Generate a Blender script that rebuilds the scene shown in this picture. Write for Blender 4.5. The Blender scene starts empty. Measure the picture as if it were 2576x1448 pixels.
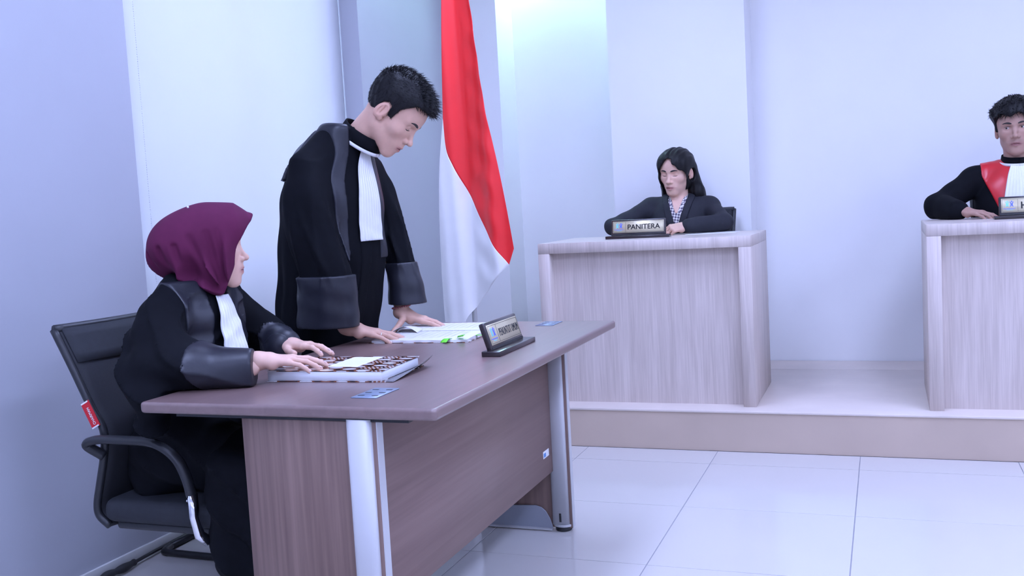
import bpy, bmesh, math, random
import numpy as np
from mathutils import Vector, Matrix, Euler
random.seed(7)
rng = np.random.default_rng(7)
D = bpy.data
C = bpy.context.scene.collection
S = bpy.context.scene

# ------------------------------------------------------------------ camera, world, exposure
cam = D.cameras.new('camera')
cam.sensor_width = 36.0
cam.lens = 2463.4 * 36.0 / 2576.0
cam.clip_start = 0.05
cam_o = D.objects.new('camera', cam)
C.objects.link(cam_o)
_r = (0.93366536, 0.35385954, -0.05524869)
_d = (-0.02259989, -0.09574409, -0.99514939)
_f = (-0.35743284, 0.93038513, -0.08139576)
cam_o.matrix_world = Matrix(((_r[0], -_d[0], -_f[0], 0), (_r[1], -_d[1], -_f[1], 0), (_r[2], -_d[2], -_f[2], 1.17), (0, 0, 0, 1)))
S.camera = cam_o
S.view_settings.view_transform = 'Standard'
S.view_settings.look = 'None'
S.view_settings.exposure = 1.68
S.view_settings.gamma = 1.0
S.view_settings.use_curve_mapping = False
w = D.worlds.new('daylight')
S.world = w
w.use_nodes = True
w.node_tree.nodes['Background'].inputs[0].default_value = (0.50, 0.66, 1.0, 1)
w.node_tree.nodes['Background'].inputs[1].default_value = 1.25
LAMP_COLOR = (0.475, 0.565, 1.0)
LAMP_POWER = 6.3

# ------------------------------------------------------------------ materials
MATS = {}
def srgb(r, g, b):
    def f(c):
        c /= 255.0
        return c / 12.92 if c <= 0.04045 else ((c + 0.055) / 1.055) ** 2.4
    return (f(r), f(g), f(b))
def mat(name, col, rough=0.5, metal=0.0, noise=0.0, nscale=30.0, bump=0.0, bscale=200.0, spec=0.5, sheen=0.0, stretch=None, trans=0.0, attr=None, aniso=0.0, sss=0.0, coat=0.0):
    if name in MATS: return MATS[name]
    m = D.materials.new(name); m.use_nodes = True
    nt = m.node_tree; N = nt.nodes; Lk = nt.links
    b = N['Principled BSDF']
    b.inputs['Base Color'].default_value = (*col, 1)
    b.inputs['Roughness'].default_value = rough
    b.inputs['Metallic'].default_value = metal
    b.inputs['Specular IOR Level'].default_value = spec
    b.inputs['Sheen Weight'].default_value = sheen
    b.inputs['Coat Weight'].default_value = coat
    b.inputs['Coat Roughness'].default_value = 0.15
    if sss:
        b.inputs['Subsurface Weight'].default_value = sss
        b.inputs['Subsurface Radius'].default_value = (0.012, 0.005, 0.003)
        b.inputs['Subsurface Scale'].default_value = 0.5
    tc = N.new('ShaderNodeTexCoord'); mp = N.new('ShaderNodeMapping')
    Lk.new(tc.outputs['Object'], mp.inputs[0])
    if stretch: mp.inputs['Scale'].default_value = stretch
    src = None
    if attr:
        a = N.new('ShaderNodeAttribute'); a.attribute_name = attr
        src = a.outputs['Color']
    if noise > 0:
        n = N.new('ShaderNodeTexNoise'); n.inputs['Scale'].default_value = nscale; n.inputs['Detail'].default_value = 5
        Lk.new(mp.outputs[0], n.inputs['Vector'])
        r = N.new('ShaderNodeMapRange'); r.inputs[1].default_value = 0.3; r.inputs[2].default_value = 0.7
        r.inputs[3].default_value = 1 - noise; r.inputs[4].default_value = 1 + noise
        Lk.new(n.outputs[0], r.inputs[0])
        mx = N.new('ShaderNodeMix'); mx.data_type = 'RGBA'; mx.blend_type = 'MULTIPLY'; mx.inputs[0].default_value = 1
        mx.inputs[6].default_value = (*col, 1)
        if src: Lk.new(src, mx.inputs[6])
        Lk.new(r.outputs[0], mx.inputs[7])
        src = mx.outputs[2]
    if src: Lk.new(src, b.inputs['Base Color'])
    if bump > 0:
        n2 = N.new('ShaderNodeTexNoise'); n2.inputs['Scale'].default_value = bscale; n2.inputs['Detail'].default_value = 3
        Lk.new(mp.outputs[0], n2.inputs['Vector'])
        bp = N.new('ShaderNodeBump'); bp.inputs['Strength'].default_value = bump; bp.inputs['Distance'].default_value = 0.002
        Lk.new(n2.outputs[0], bp.inputs['Height']); Lk.new(bp.outputs[0], b.inputs['Normal'])
    if trans > 0:
        t = N.new('ShaderNodeBsdfTranslucent'); t.inputs[0].default_value = (*col, 1)
        ms = N.new('ShaderNodeMixShader'); ms.inputs[0].default_value = trans
        Lk.new(b.outputs[0], ms.inputs[1]); Lk.new(t.outputs[0], ms.inputs[2])
        Lk.new(ms.outputs[0], N['Material Output'].inputs[0])
    MATS[name] = m
    return m
def wood(name, c1, c2, axis='z', scale=14.0, rough=0.4, fine=60.0, contrast=1.0, coat=0.0, spec=0.4):
    """laminate with grain running along one axis"""
    if name in MATS: return MATS[name]
    m = D.materials.new(name); m.use_nodes = True
    nt = m.node_tree; N = nt.nodes; Lk = nt.links
    b = N['Principled BSDF']; b.inputs['Roughness'].default_value = rough; b.inputs['Specular IOR Level'].default_value = spec
    b.inputs['Coat Weight'].default_value = coat; b.inputs['Coat Roughness'].default_value = 0.38
    tc = N.new('ShaderNodeTexCoord')
    def layer(sc, k):
        mp = N.new('ShaderNodeMapping')
        s = [sc, sc, sc]; s['xyz'.index(axis)] = sc * k
        mp.inputs['Scale'].default_value = s
        Lk.new(tc.outputs['Object'], mp.inputs[0])
        n = N.new('ShaderNodeTexNoise'); n.inputs['Scale'].default_value = 1.0; n.inputs['Detail'].default_value = 4
        n.inputs['Distortion'].default_value = 0.3
        Lk.new(mp.outputs[0], n.inputs['Vector'])
        return n.outputs[0]
    a = layer(scale, 0.06); c = layer(fine, 0.03)
    ad = N.new('ShaderNodeMath'); ad.operation = 'ADD'; Lk.new(a, ad.inputs[0]); Lk.new(c, ad.inputs[1])
    r = N.new('ShaderNodeMapRange'); r.inputs[1].default_value = 1 - 0.28 / contrast; r.inputs[2].default_value = 1 + 0.28 / contrast
    Lk.new(ad.outputs[0], r.inputs[0])
    cr = N.new('ShaderNodeMix'); cr.data_type = 'RGBA'
    cr.inputs[6].default_value = (*c1, 1); cr.inputs[7].default_value = (*c2, 1)
    Lk.new(r.outputs[0], cr.inputs[0]); Lk.new(cr.outputs[2], b.inputs['Base Color'])
    MATS[name] = m
    return m
def emit(name, col, strength):
    m = D.materials.new(name); m.use_nodes = True
    b = m.node_tree.nodes['Principled BSDF']
    b.inputs['Base Color'].default_value = (0.9, 0.9, 0.9, 1)
    b.inputs['Emission Color'].default_value = (*col, 1); b.inputs['Emission Strength'].default_value = strength
    return m

# ------------------------------------------------------------------ object helpers (all coordinates are world metres)
ORG = {}
def link(o, parent=None):
    C.objects.link(o)
    if parent is not None: o.parent = parent
    return o
def thing(name, label, cat, loc, group=None):
    o = D.objects.new(name, None); o.location = loc; o.empty_display_size = 0.1
    link(o); o['label'] = label; o['category'] = cat
    if group: o['group'] = group
    ORG[o.name] = Vector(loc)
    return o
def finish(name, me, material, parent=None, smooth=False, org=None):
    o = D.objects.new(name, me)
    if parent is not None:
        off = ORG[parent.name]
    else:
        off = Vector(org) if org is not None else None
        if off is None:
            n = len(me.vertices); co = np.empty(n * 3); me.vertices.foreach_get('co', co); co = co.reshape(-1, 3)
            mn, mx = co.min(0), co.max(0)
            off = Vector(((mn[0] + mx[0]) / 2, (mn[1] + mx[1]) / 2, mn[2]))
        o.location = off
    me.transform(Matrix.Translation(-off))
    ORG_key = link(o, parent)
    ORG[o.name] = off
    if material is not None:
        for mm in (material if isinstance(material, (list, tuple)) else [material]): me.materials.append(mm)
    if smooth:
        me.polygons.foreach_set('use_smooth', [True] * len(me.polygons))
    return o
def tag(o, label=None, cat=None, group=None, kind=None):
    if label: o['label'] = label
    if cat: o['category'] = cat
    if group: o['group'] = group
    if kind: o['kind'] = kind
    return o
def bm_mesh(bm, name='m'):
    me = D.meshes.new(name); bm.to_mesh(me); bm.free(); return me
def add_box(bm, lo, hi, bevel=0.0, seg=2, M=None):
    r = bmesh.ops.create_cube(bm, size=1.0)
    vs = r['verts']
    lo = Vector(lo); hi = Vector(hi)
    for v in vs:
        v.co = Vector(((v.co.x + .5) * (hi.x - lo.x) + lo.x, (v.co.y + .5) * (hi.y - lo.y) + lo.y, (v.co.z + .5) * (hi.z - lo.z) + lo.z))
    if bevel > 0:
        es = list({e for v in vs for e in v.link_edges})
        r2 = bmesh.ops.bevel(bm, geom=es, offset=bevel, segments=seg, affect='EDGES', profile=0.5)
        vs = list({v for f in r2['faces'] for v in f.verts} | {v for v in vs if v.is_valid})
    if M is not None:
        bmesh.ops.transform(bm, matrix=M, verts=vs)
    return vs
def box(name, lo, hi, material, parent=None, bevel=0.0, seg=2, M=None, smooth=False, org=None):
    bm = bmesh.new(); add_box(bm, lo, hi, bevel, seg, M)
    return finish(name, bm_mesh(bm, name), material, parent, smooth or bevel > 0, org)
def prism(name, pts, depth_vec, material, parent=None, bevel=0.0, seg=2, smooth=False):
    """polygon of 3D points extruded by depth_vec"""
    bm = bmesh.new()
    vs = [bm.verts.new(p) for p in pts]
    f = bm.faces.new(vs)
    r = bmesh.ops.extrude_face_region(bm, geom=[f])
    bmesh.ops.translate(bm, vec=Vector(depth_vec), verts=[g for g in r['geom'] if isinstance(g, bmesh.types.BMVert)])
    bmesh.ops.recalc_face_normals(bm, faces=bm.faces)
    if bevel > 0:
        bmesh.ops.bevel(bm, geom=list(bm.edges), offset=bevel, segments=seg, affect='EDGES', profile=0.5)
    return finish(name, bm_mesh(bm, name), material, parent, smooth)
def spline(pts, n):
    """Catmull-Rom through points"""
    P = [np.array(p, float) for p in pts]
    P = [2 * P[0] - P[1]] + P + [2 * P[-1] - P[-2]]
    out = []
    k = len(P) - 3
    for i in range(k):
        m = n if i < k - 1 else n + 1
        for j in range(m):
            t = j / n
            a, b, c, d = P[i:i + 4]
            out.append(0.5 * ((2 * b) + (c - a) * t + (2 * a - 5 * b + 4 * c - d) * t * t + (3 * b - 3 * c + d - a) * t ** 3))
    return np.array(out)
def add_tube(bm, pts, rad, sides=12, flat=1.0, flat_dir=None, cap=True):
    pts = [Vector(p) for p in pts]
    n = len(pts)
    rr = rad if hasattr(rad, '__len__') else [rad] * n
    rings = []
    up = None
    for i, p in enumerate(pts):
        t = (pts[min(i + 1, n - 1)] - pts[max(i - 1, 0)]).normalized()
        if up is None:
            up = Vector(flat_dir) if flat_dir is not None else (Vector((0, 0, 1)) if abs(t.z) < 0.9 else Vector((1, 0, 0)))
        elif flat_dir is not None: up = Vector(flat_dir)
        a = (up - t * up.dot(t)).normalized(); b = t.cross(a); up = a
        rings.append([bm.verts.new(p + (a * math.cos(2 * math.pi * k / sides) * flat + b * math.sin(2 * math.pi * k / sides)) * rr[i]) for k in range(sides)])
    for i in range(n - 1):
        for k in range(sides):
            bm.faces.new((rings[i][k], rings[i][(k + 1) % sides], rings[i + 1][(k + 1) % sides], rings[i + 1][k]))
    if cap:
        bm.faces.new(rings[0][::-1]); bm.faces.new(rings[-1])
def tube(name, pts, rad, material, parent=None, sides=12, flat=1.0, flat_dir=None):
    bm = bmesh.new(); add_tube(bm, pts, rad, sides, flat, flat_dir)
    bmesh.ops.recalc_face_normals(bm, faces=bm.faces)
    return finish(name, bm_mesh(bm, name), material, parent, True)
def lathe(name, prof, center, material, parent=None, sides=32):
    bm = bmesh.new(); rings = []
    for r, z in prof:
        rings.append([bm.verts.new((center[0] + r * math.cos(2 * math.pi * k / sides), center[1] + r * math.sin(2 * math.pi * k / sides), center[2] + z)) for k in range(sides)])
    for i in range(len(rings) - 1):
        for k in range(sides):
            bm.faces.new((rings[i][k], rings[i][(k + 1) % sides], rings[i + 1][(k + 1) % sides], rings[i + 1][k]))
    bm.faces.new(rings[0][::-1]); bm.faces.new(rings[-1])
    return finish(name, bm_mesh(bm, name), material, parent, True)
def sheet(name, fn, nu, nv, material, parent=None, thick=0.0, smooth=True):
    """grid surface fn(u,v)->xyz, u,v in 0..1"""
    verts = []; faces = []
    for j in range(nv + 1):
        for i in range(nu + 1):
            verts.append(tuple(fn(i / nu, j / nv)))
    for j in range(nv):
        for i in range(nu):
            a = j * (nu + 1) + i
            faces.append((a, a + 1, a + nu + 2, a + nu + 1))
    me = D.meshes.new(name); me.from_pydata(verts, [], faces); me.update()
    o = finish(name, me, material, parent, smooth)
    if thick:
        md = o.modifiers.new('solid', 'SOLIDIFY'); md.thickness = thick; md.offset = 0
    return o
def text_mesh(name, s, size, M, material, parent, extrude=0.0006, width=None, bold=0.0, spacing=1.0):
    cu = D.curves.new(name, 'FONT'); cu.body = s; cu.size = size; cu.extrude = extrude; cu.align_x = 'LEFT'; cu.space_character = spacing
    o = D.objects.new(name, cu); C.objects.link(o)
    dg = bpy.context.evaluated_depsgraph_get()
    me = D.meshes.new_from_object(o.evaluated_get(dg))
    D.objects.remove(o); D.curves.remove(cu)
    co = np.array([v.co[:] for v in me.vertices])
    x0, x1 = co[:, 0].min(), co[:, 0].max()
    sx = (width / (x1 - x0)) if width else 1.0
    me.transform(Matrix.Diagonal((sx, 1, 1, 1)) @ Matrix.Translation((-x0, 0, 0)))
    if bold:
        bmx = bmesh.new()
        for k in (-1, 0, 1):
            for j in (-1, 1):
                m2 = me.copy(); m2.transform(Matrix.Translation((k * bold, j * bold * .5, 0))); bmx.from_mesh(m2); D.meshes.remove(m2)
        bmx.to_mesh(me); bmx.free()
    me.transform(M)
    me.materials.clear()
    return finish(name, me, material, parent)
def frame(o, x, y):
    """matrix whose local x,y are the given world vectors"""
    x = Vector(x).normalized(); y = Vector(y); y = (y - x * y.dot(x)).normalized(); z = x.cross(y)
    return Matrix(((x.x, y.x, z.x, o[0]), (x.y, y.y, z.y, o[1]), (x.z, y.z, z.z, o[2]), (0, 0, 0, 1)))

# ------------------------------------------------------------------ the room
WX0, WX1, WY0, WY1, WZ = -2.5, 3.6, -3.0, 5.88, 3.0
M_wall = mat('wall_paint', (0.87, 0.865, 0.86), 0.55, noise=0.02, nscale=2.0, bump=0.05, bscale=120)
M_wall_left = mat('wall_paint_shaded', (0.44, 0.45, 0.495), 0.5, noise=0.02, nscale=2.0, bump=0.05, bscale=120)  # wall paint darkened: the weaker light on the left wall is put into its colour
M_ceil = mat('ceiling_white', (0.90, 0.90, 0.90), 0.8, noise=0.01)
M_tile = mat('polished_porcelain', (0.62, 0.59, 0.56), 0.09, noise=0.012, nscale=3.0, spec=0.5)
M_grout = mat('grout_grey', (0.30, 0.30, 0.33), 0.8, noise=0.05)
M_skirt = mat('skirting_white', (0.72, 0.72, 0.70), 0.3, noise=0.02)
def struct(o): o['kind'] = 'structure'; return o
floor = struct(box('floor', (WX0, WY0, -0.10), (WX1, WY1, -0.002), M_grout))
TS = 0.62; G = 0.0016
bm = bmesh.new(); add_box(bm, (G, G, -0.012), (TS - G, TS - G, 0.0), 0.0008, 1); tile_me = bm_mesh(bm, 'tile'); tile_me.materials.append(M_tile)
for i in range(-3, 8):
    for j in range(-12, 1):
        x0 = -0.745 + i * TS; y0 = 4.25 + (j - 1) * TS
        if x0 > WX1 or x0 + TS < WX0 or y0 + TS < WY0: continue
        ax, bx_ = max(x0, WX0), min(x0 + TS, WX1)
        if bx_ - ax < TS - 0.001:
            o = box('tile', (ax + G, max(y0, WY0) + G, -0.012), (bx_ - G, y0 + TS - G, 0), M_tile, floor)
        else:
            o = D.objects.new('tile', tile_me); link(o, floor)
            o.location = Vector((x0, y0, 0)) - ORG['floor']
for i in range(-3, 8):   # the narrow row cut against the platform
    x0 = -0.745 + i * TS; ax, bx_ = max(x0, WX0), min(x0 + TS, WX1)
    if bx_ - ax > 0.02: box('tile', (ax + G, 4.25 + G, -0.012), (bx_ - G, 4.47, 0), M_tile, floor)
struct(box('ceiling', (WX0 - .3, WY0, WZ), (WX1, WY1 + .3, WZ + 0.1), M_ceil))
# left wall with two recessed window openings
WIN = [(2.83, 4.52, 0.45, 2.75), (0.2, 1.9, 0.45, 2.75)]
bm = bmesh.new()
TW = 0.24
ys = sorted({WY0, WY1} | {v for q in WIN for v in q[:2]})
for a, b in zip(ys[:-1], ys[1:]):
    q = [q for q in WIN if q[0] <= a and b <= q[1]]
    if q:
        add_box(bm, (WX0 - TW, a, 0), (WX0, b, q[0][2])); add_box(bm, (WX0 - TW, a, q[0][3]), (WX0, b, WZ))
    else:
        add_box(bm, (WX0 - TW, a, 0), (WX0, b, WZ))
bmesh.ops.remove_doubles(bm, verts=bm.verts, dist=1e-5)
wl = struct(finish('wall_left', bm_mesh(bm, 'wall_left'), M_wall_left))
struct(box('wall_back', (WX0, WY1, 0), (WX1, WY1 + 0.2, WZ), M_wall))
struct(box('wall_back_pillar', (WX0, 5.60, 0), (-2.16, WY1, WZ), M_wall))
struct(box('wall_back_column', (-1.48, 5.61, 0), (-0.70, WY1, WZ), M_wall))
struct(box('wall_right', (WX1, WY0, 0), (WX1 + 0.15, WY1, WZ), M_wall))
struct(box('wall_front', (WX0, WY0 - 0.15, 0), (WX1, WY0, WZ), M_wall))
bbl = struct(box('baseboard_left', (WX0, WY0, 0), (WX0 + 0.011, 4.47, 0.046), M_skirt, bevel=0.002))
# windows with glass and roller blinds in the reveal
M_alu = mat('window_frame_white', (0.75, 0.75, 0.75), 0.4, noise=0.02)
M_glass = D.materials.new('window_glass'); M_glass.use_nodes = True
_nt = M_glass.node_tree; _tr = _nt.nodes.new('ShaderNodeBsdfTransparent'); _gl = _nt.nodes.new('ShaderNodeBsdfGlossy'); _mx = _nt.nodes.new('ShaderNodeMixShader'); _mx.inputs[0].default_value = 0.08
_gl.inputs['Roughness'].default_value = 0.02
_nt.links.new(_tr.outputs[0], _mx.inputs[1]); _nt.links.new(_gl.outputs[0], _mx.inputs[2]); _nt.links.new(_mx.outputs[0], _nt.nodes['Material Output'].inputs[0])
M_blind = mat('roller_blind_fabric', (0.80, 0.81, 0.83), 0.8, noise=0.01, nscale=4, bump=0.05, bscale=900, trans=0.22)
M_bead = mat('bead_chain_plastic', (0.85, 0.85, 0.85), 0.3, noise=0.01)
for n, (a, b, z0, z1) in enumerate(WIN):
    x = WX0 - 0.19
    bm = bmesh.new()
    for lo, hi in [((x - .03, a, z0), (x + .03, a + .05, z1)), ((x - .03, b - .05, z0), (x + .03, b, z1)), ((x - .03, a, z0), (x + .03, b, z0 + .05)), ((x - .03, a, z1 - .05), (x + .03, b, z1)), ((x - .025, (a + b) / 2 - .025, z0), (x + .025, (a + b) / 2 + .025, z1))]:
        add_box(bm, lo, hi)
    wnd = struct(finish('window_%d' % (n + 1), bm_mesh(bm), M_alu))
    box('pane', (x - .004, a + .05, z0 + .05), (x + .004, (a + b) / 2 - .025, z1 - .05), M_glass, wnd)
    box('pane', (x - .004, (a + b) / 2 + .025, z0 + .05), (x + .004, b - .05, z1 - .05), M_glass, wnd)
    xb = WX0 - 0.105
    bl = thing('roller_blind', 'white fabric roller blind pulled down over the window behind the seated woman' if n == 0 else 'white fabric roller blind on the window nearest the camera side', 'blind', (xb, (a + b) / 2, z0 + 0.03))
    def bfn(u, v, a=a, b=b, z0=z0, z1=z1, xb=xb):
        return (xb + 0.003 * math.sin(u * 5), a + .006 + u * (b - a - .012), z0 + .05 + v * (z1 - z0 - .12))
    sheet('fabric', bfn, 12, 4, M_blind, bl, 0.0012)
    tube('roller', [(xb, a + .015, z1 - .045), (xb, b - .015, z1 - .045)], 0.03, M_alu, bl, 16)
    box('bottom_rail', (xb - .008, a + .02, z0 + .03), (xb + .008, b - .02, z0 + .055), M_alu, bl, 0.003)
    for dx, yy in ((0.085, a + 0.02), (0.085, a + 0.075)):
        bm = bmesh.new()
        zz = z1 - .05
        while zz > z0 + 0.35:
            r_ = bmesh.ops.create_icosphere(bm, subdivisions=1, radius=0.0024, matrix=Matrix.Translation((xb + dx, yy, zz)))
            zz -= 0.0085
        add_tube(bm, [(xb + dx, yy, z1 - .05), (xb + dx, yy, z0 + .35)], 0.0006, 4)
        finish('bead_chain', bm_mesh(bm), M_bead, bl, True)

# ceiling lights: flush panels, their own light in the builder
M_lampframe = mat('lamp_frame_white', (0.8, 0.8, 0.8), 0.4, noise=0.01)
M_lamp = emit('lamp_diffuser', LAMP_COLOR, LAMP_POWER)
for (x, y) in [(-1.3, -1.2), (-1.3, 1.2), (-1.3, 3.6), (0.9, -1.2), (0.9, 1.2), (0.9, 3.6), (2.8, 0.0), (2.8, 3.0)]:
    where = ('left' if x < 0 else 'middle' if x < 2 else 'right') + (' near the benches' if y > 2.9 else ' over the desk end' if y > 0.5 else ' behind the camera')
    t = thing('ceiling_light', 'white flush ceiling panel light, %s' % where, 'ceiling light', (x, y, WZ - 0.04), 'ceiling panel lights')
    bm = bmesh.new()
    for lo, hi in [((x - .32, y - .62, WZ - .035), (x - .3, y + .62, WZ - .001)), ((x + .3, y - .62, WZ - .035), (x + .32, y + .62, WZ - .001)), ((x - .3, y - .62, WZ - .035), (x + .3, y - .6, WZ - .001)), ((x - .3, y + .6, WZ - .035), (x + .3, y + .62, WZ - .001))]: add_box(bm, lo, hi)
    finish('frame', bm_mesh(bm), M_lampframe, t)
    box('diffuser', (x - .3, y - .6, WZ - .025), (x + .3, y + .6, WZ - .012), M_lamp, t)
# recessed tube light high in the niche beside the flag
M_lamp2 = emit('niche_lamp_diffuser', (0.50, 0.86, 1.0), 16.0)
t = thing('niche_light', 'small cool white light fixture high in the wall niche behind the flag', 'wall light', (-1.95, 5.75, 2.86))
box('housing', (-2.08, 5.70, 2.90), (-1.72, 5.86, 2.999), M_lampframe, t, 0.004)
box('diffuser', (-2.07, 5.71, 2.882), (-1.73, 5.85, 2.90), M_lamp2, t)

# platform
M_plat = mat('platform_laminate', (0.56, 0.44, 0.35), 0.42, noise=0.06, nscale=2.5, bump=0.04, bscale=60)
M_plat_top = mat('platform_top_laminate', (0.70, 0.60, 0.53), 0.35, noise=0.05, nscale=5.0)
PY, PZ = 4.477, 0.19
M_dark = mat('black_seam', (0.05, 0.05, 0.06), 0.7, noise=0.05)
plat = thing('platform', 'low beige laminate platform under the two wooden benches', 'platform', (0.5, 5.1, 0))
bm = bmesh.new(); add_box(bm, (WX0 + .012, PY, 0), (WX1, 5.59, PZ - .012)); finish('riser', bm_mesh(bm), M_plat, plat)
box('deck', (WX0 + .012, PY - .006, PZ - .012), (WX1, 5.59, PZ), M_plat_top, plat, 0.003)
box('deck_filler', (-0.69, 5.59, PZ - .012), (WX1, 5.875, PZ), M_plat_top, plat)
# ------------------------------------------------------------------ benches on the platform
M_bench = wood('bench_ash_laminate', (0.50, 0.42, 0.375), (0.67, 0.575, 0.525), 'z', 30, 0.4, 150, 0.9)
M_bench_top = wood('bench_top_laminate', (0.58, 0.49, 0.44), (0.66, 0.57, 0.52), 'x', 26, 0.35, 110, 1.0)
def bench(x0, x1, y0, y1, ztop, label):
    t = thing('court_bench', label, 'bench', ((x0 + x1) / 2, (y0 + y1) / 2, PZ))
    box('side_panel', (x0, y0, PZ), (x0 + .058, y1, ztop - .05), M_bench, t, 0.0012, 1)
    box('side_panel', (x1 - .058, y0, PZ), (x1, y1, ztop - .05), M_bench, t, 0.0012, 1)
    box('front_panel', (x0 + .058, y0 + .055, PZ), (x1 - .058, y0 + .075, ztop - .05), M_bench, t)
    tp = box('top', (x0, y0, ztop - .05), (x1, y1, ztop), M_bench, t, 0.0015, 1)
    box('top_sheet', (x0 + .002, y0 + .003, ztop), (x1 - .002, y1 - .003, ztop + .0012), M_bench_top, tp)
    return t
bench(-1.605, -0.575, 4.561, 5.19, 0.984, 'pale wooden bench with recessed front where the long-haired clerk sits')
bench(0.163, 1.75, 4.561, 5.19, 0.999, 'pale wooden bench cut by the right frame edge, in front of the red-robed judge')

# ------------------------------------------------------------------ desk
M_desk = wood('walnut_laminate_end', (0.140, 0.084, 0.070), (0.255, 0.164, 0.136), 'z', 9, 0.42, 70, 1.0)
M_desk_m = wood('walnut_laminate_modesty', (0.195, 0.120, 0.104), (0.265, 0.172, 0.148), 'y', 10, 0.40, 70, 0.8)
M_desk_top = wood('walnut_laminate_top', (0.160, 0.098, 0.090), (0.225, 0.143, 0.132), 'y', 9, 0.34, 60, 0.8, spec=0.8, coat=0.5)
M_silver = mat('satin_aluminium', (0.56, 0.555, 0.56), 0.45, 0.15, noise=0.015, nscale=8)
M_silver2 = mat('painted_grey_metal', (0.36, 0.38, 0.43), 0.45, 0.3, noise=0.02, nscale=8)
M_rubber = mat('black_rubber', (0.02, 0.02, 0.022), 0.6, noise=0.1)
M_blackmetal = mat('black_powder_coat', (0.012, 0.012, 0.015), 0.35, noise=0.05)
M_film = mat('blue_grey_plate', (0.22, 0.27, 0.36), 0.35, 0.2, noise=0.05, nscale=20)
M_white = mat('white_plastic', (0.8, 0.8, 0.8), 0.4, noise=0.01)
DX0, DX1, DY0, DY1, DZ = -1.722, -0.917, 1.885, 3.412, 0.746
desk = thing('office_desk', 'brown wood laminate office desk with silver legs in the foreground', 'desk', (-1.3, 2.64, 0))
# bull-nosed top
bm = bmesh.new(); add_box(bm, (DX0, DY0, DZ - .028), (DX1, DY1, DZ), 0)
es = [e for e in bm.edges if abs(e.verts[0].co.z - e.verts[1].co.z) > 0.01]
bmesh.ops.bevel(bm, geom=es, offset=0.012, segments=3, affect='EDGES', profile=0.5)
es = [e for e in bm.edges if abs(e.verts[0].co.z - e.verts[1].co.z) < 0.001 and len(e.link_faces) == 2 and abs(e.calc_face_angle(0)) > 1.0]
bmesh.ops.bevel(bm, geom=es, offset=0.0085, segments=4, affect='EDGES', profile=0.5)
top = finish('tabletop', bm_mesh(bm), M_desk_top, desk, True)
md = top.modifiers.new('wn', 'WEIGHTED_NORMAL'); md.keep_sharp = False
box('under_rail', (-1.62, DY0 + .012, .711), (-0.99, DY0 + .06, .718), M_blackmetal, desk)
for k, (ya, yb) in enumerate(((1.90, 1.928), (3.272, 3.30))):
    pnl = box('end_panel', (-1.433, ya, 0.012), (-1.0745, yb, .716), M_desk, desk, 0.0008, 1)
    box('edge_band', (-1.0745, ya + .001, 0.012), (-1.072, yb - .001, .716), M_silver, pnl)
    bm = bmesh.new()   # rounded aluminium post profile clasping both faces of the panel
    prof = []
    for sgn, yy in ((-1, ya), (1, yb)):
        pts = []
        for i in range(13):
            a = math.pi * i / 12
            pts.append((-1.116 - 0.0315 * math.cos(a), yy + sgn * 0.0145 * math.sin(a) ** 0.7))
        rows = [[bm.verts.new((px, py, z)) for (px, py) in pts] for z in (0.024, 0.716)]
        for i in range(12): bm.faces.new((rows[0][i], rows[0][i + 1], rows[1][i + 1], rows[1][i]))
        bm.faces.new(rows[1]); bm.faces.new(rows[0][::-1])
    bmesh.ops.recalc_face_normals(bm, faces=bm.faces)
    post = finish('post', bm_mesh(bm), M_silver, desk, True)
    box('cable_slot', (-1.119, ya - .0148, .036), (-1.111, ya - .0138, .068), M_blackmetal, post, 0.0003, 1)
    bm = bmesh.new()
    ring = [(0.036 * math.cos(2 * math.pi * i / 24), 0.033 * math.sin(2 * math.pi * i / 24)) for i in range(24)]
    for (za, zb, s) in ((0.018, 0.026, 1.0),):
        lo = [bm.verts.new((-1.112 + p[0] * s, (ya + yb) / 2 + p[1] * s, za)) for p in ring]; hi = [bm.verts.new((-1.112 + p[0] * s, (ya + yb) / 2 + p[1] * s, zb)) for p in ring]
        for i in range(24): bm.faces.new((lo[i], lo[(i + 1) % 24], hi[(i + 1) % 24], hi[i]))
        bm.faces.new(lo[::-1]); bm.faces.new(hi)
    finish('foot_ring', bm_mesh(bm), M_silver, post)
    lathe('rubber_foot', [(0.026, 0), (0.030, 0.004), (0.030, 0.018)], (-1.112, (ya + yb) / 2, 0.0), M_rubber, post, 20)
    lathe('rubber_foot', [(0.012, 0), (0.014, 0.003), (0.014, 0.012)], (-1.40, (ya + yb) / 2, 0.0), M_rubber, desk, 16)
    # curved kick plate along the foot of the panel
    yy = ya - 0.006
    pts = [(-1.43, yy, 0.005), (-1.147, yy, 0.005), (-1.149, yy, 0.018), (-1.158, yy, 0.045), (-1.172, yy, 0.070), (-1.188, yy, 0.084), (-1.21, yy, 0.090), (-1.26, yy, 0.088), (-1.43, yy, 0.078)]
    kp = prism('kick_plate', pts, (0, 0.005, 0), M_silver2, desk, 0.001, 1)
    box('kick_plate_lip', (-1.43, yy - .012, .004), (-1.147, yy, .010), M_silver, kp)
mod = box('modesty_panel', (-1.152, 1.93, .222), (-1.134, 3.27, .716), M_desk_m, desk, 0.0008, 1)
st = box('sticker', (-1.134, 3.165, .290), (-1.1335, 3.225, .315), M_white, mod)
box('sticker_print', (-1.1335, 3.169, .294), (-1.1332, 3.192, .308), mat('sticker_blue', srgb(90, 140, 200), 0.5, noise=0.05), st)
def grommet(cx, cy, sx, sy):
    t = box('cable_plate', (cx - sx, cy - sy, DZ), (cx + sx, cy + sy, DZ + .0022), M_film, desk, 0.0009, 1)
    for i in (-1, 1):
        for j in (-1, 0, 1):
            xx = cx + i * sx * .55; yy = cy + j * sy * .6
            box('slot', (xx - .008, yy - .003, DZ + .0021), (xx + .008, yy + .003, DZ + .0027), M_blackmetal, t)
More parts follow.
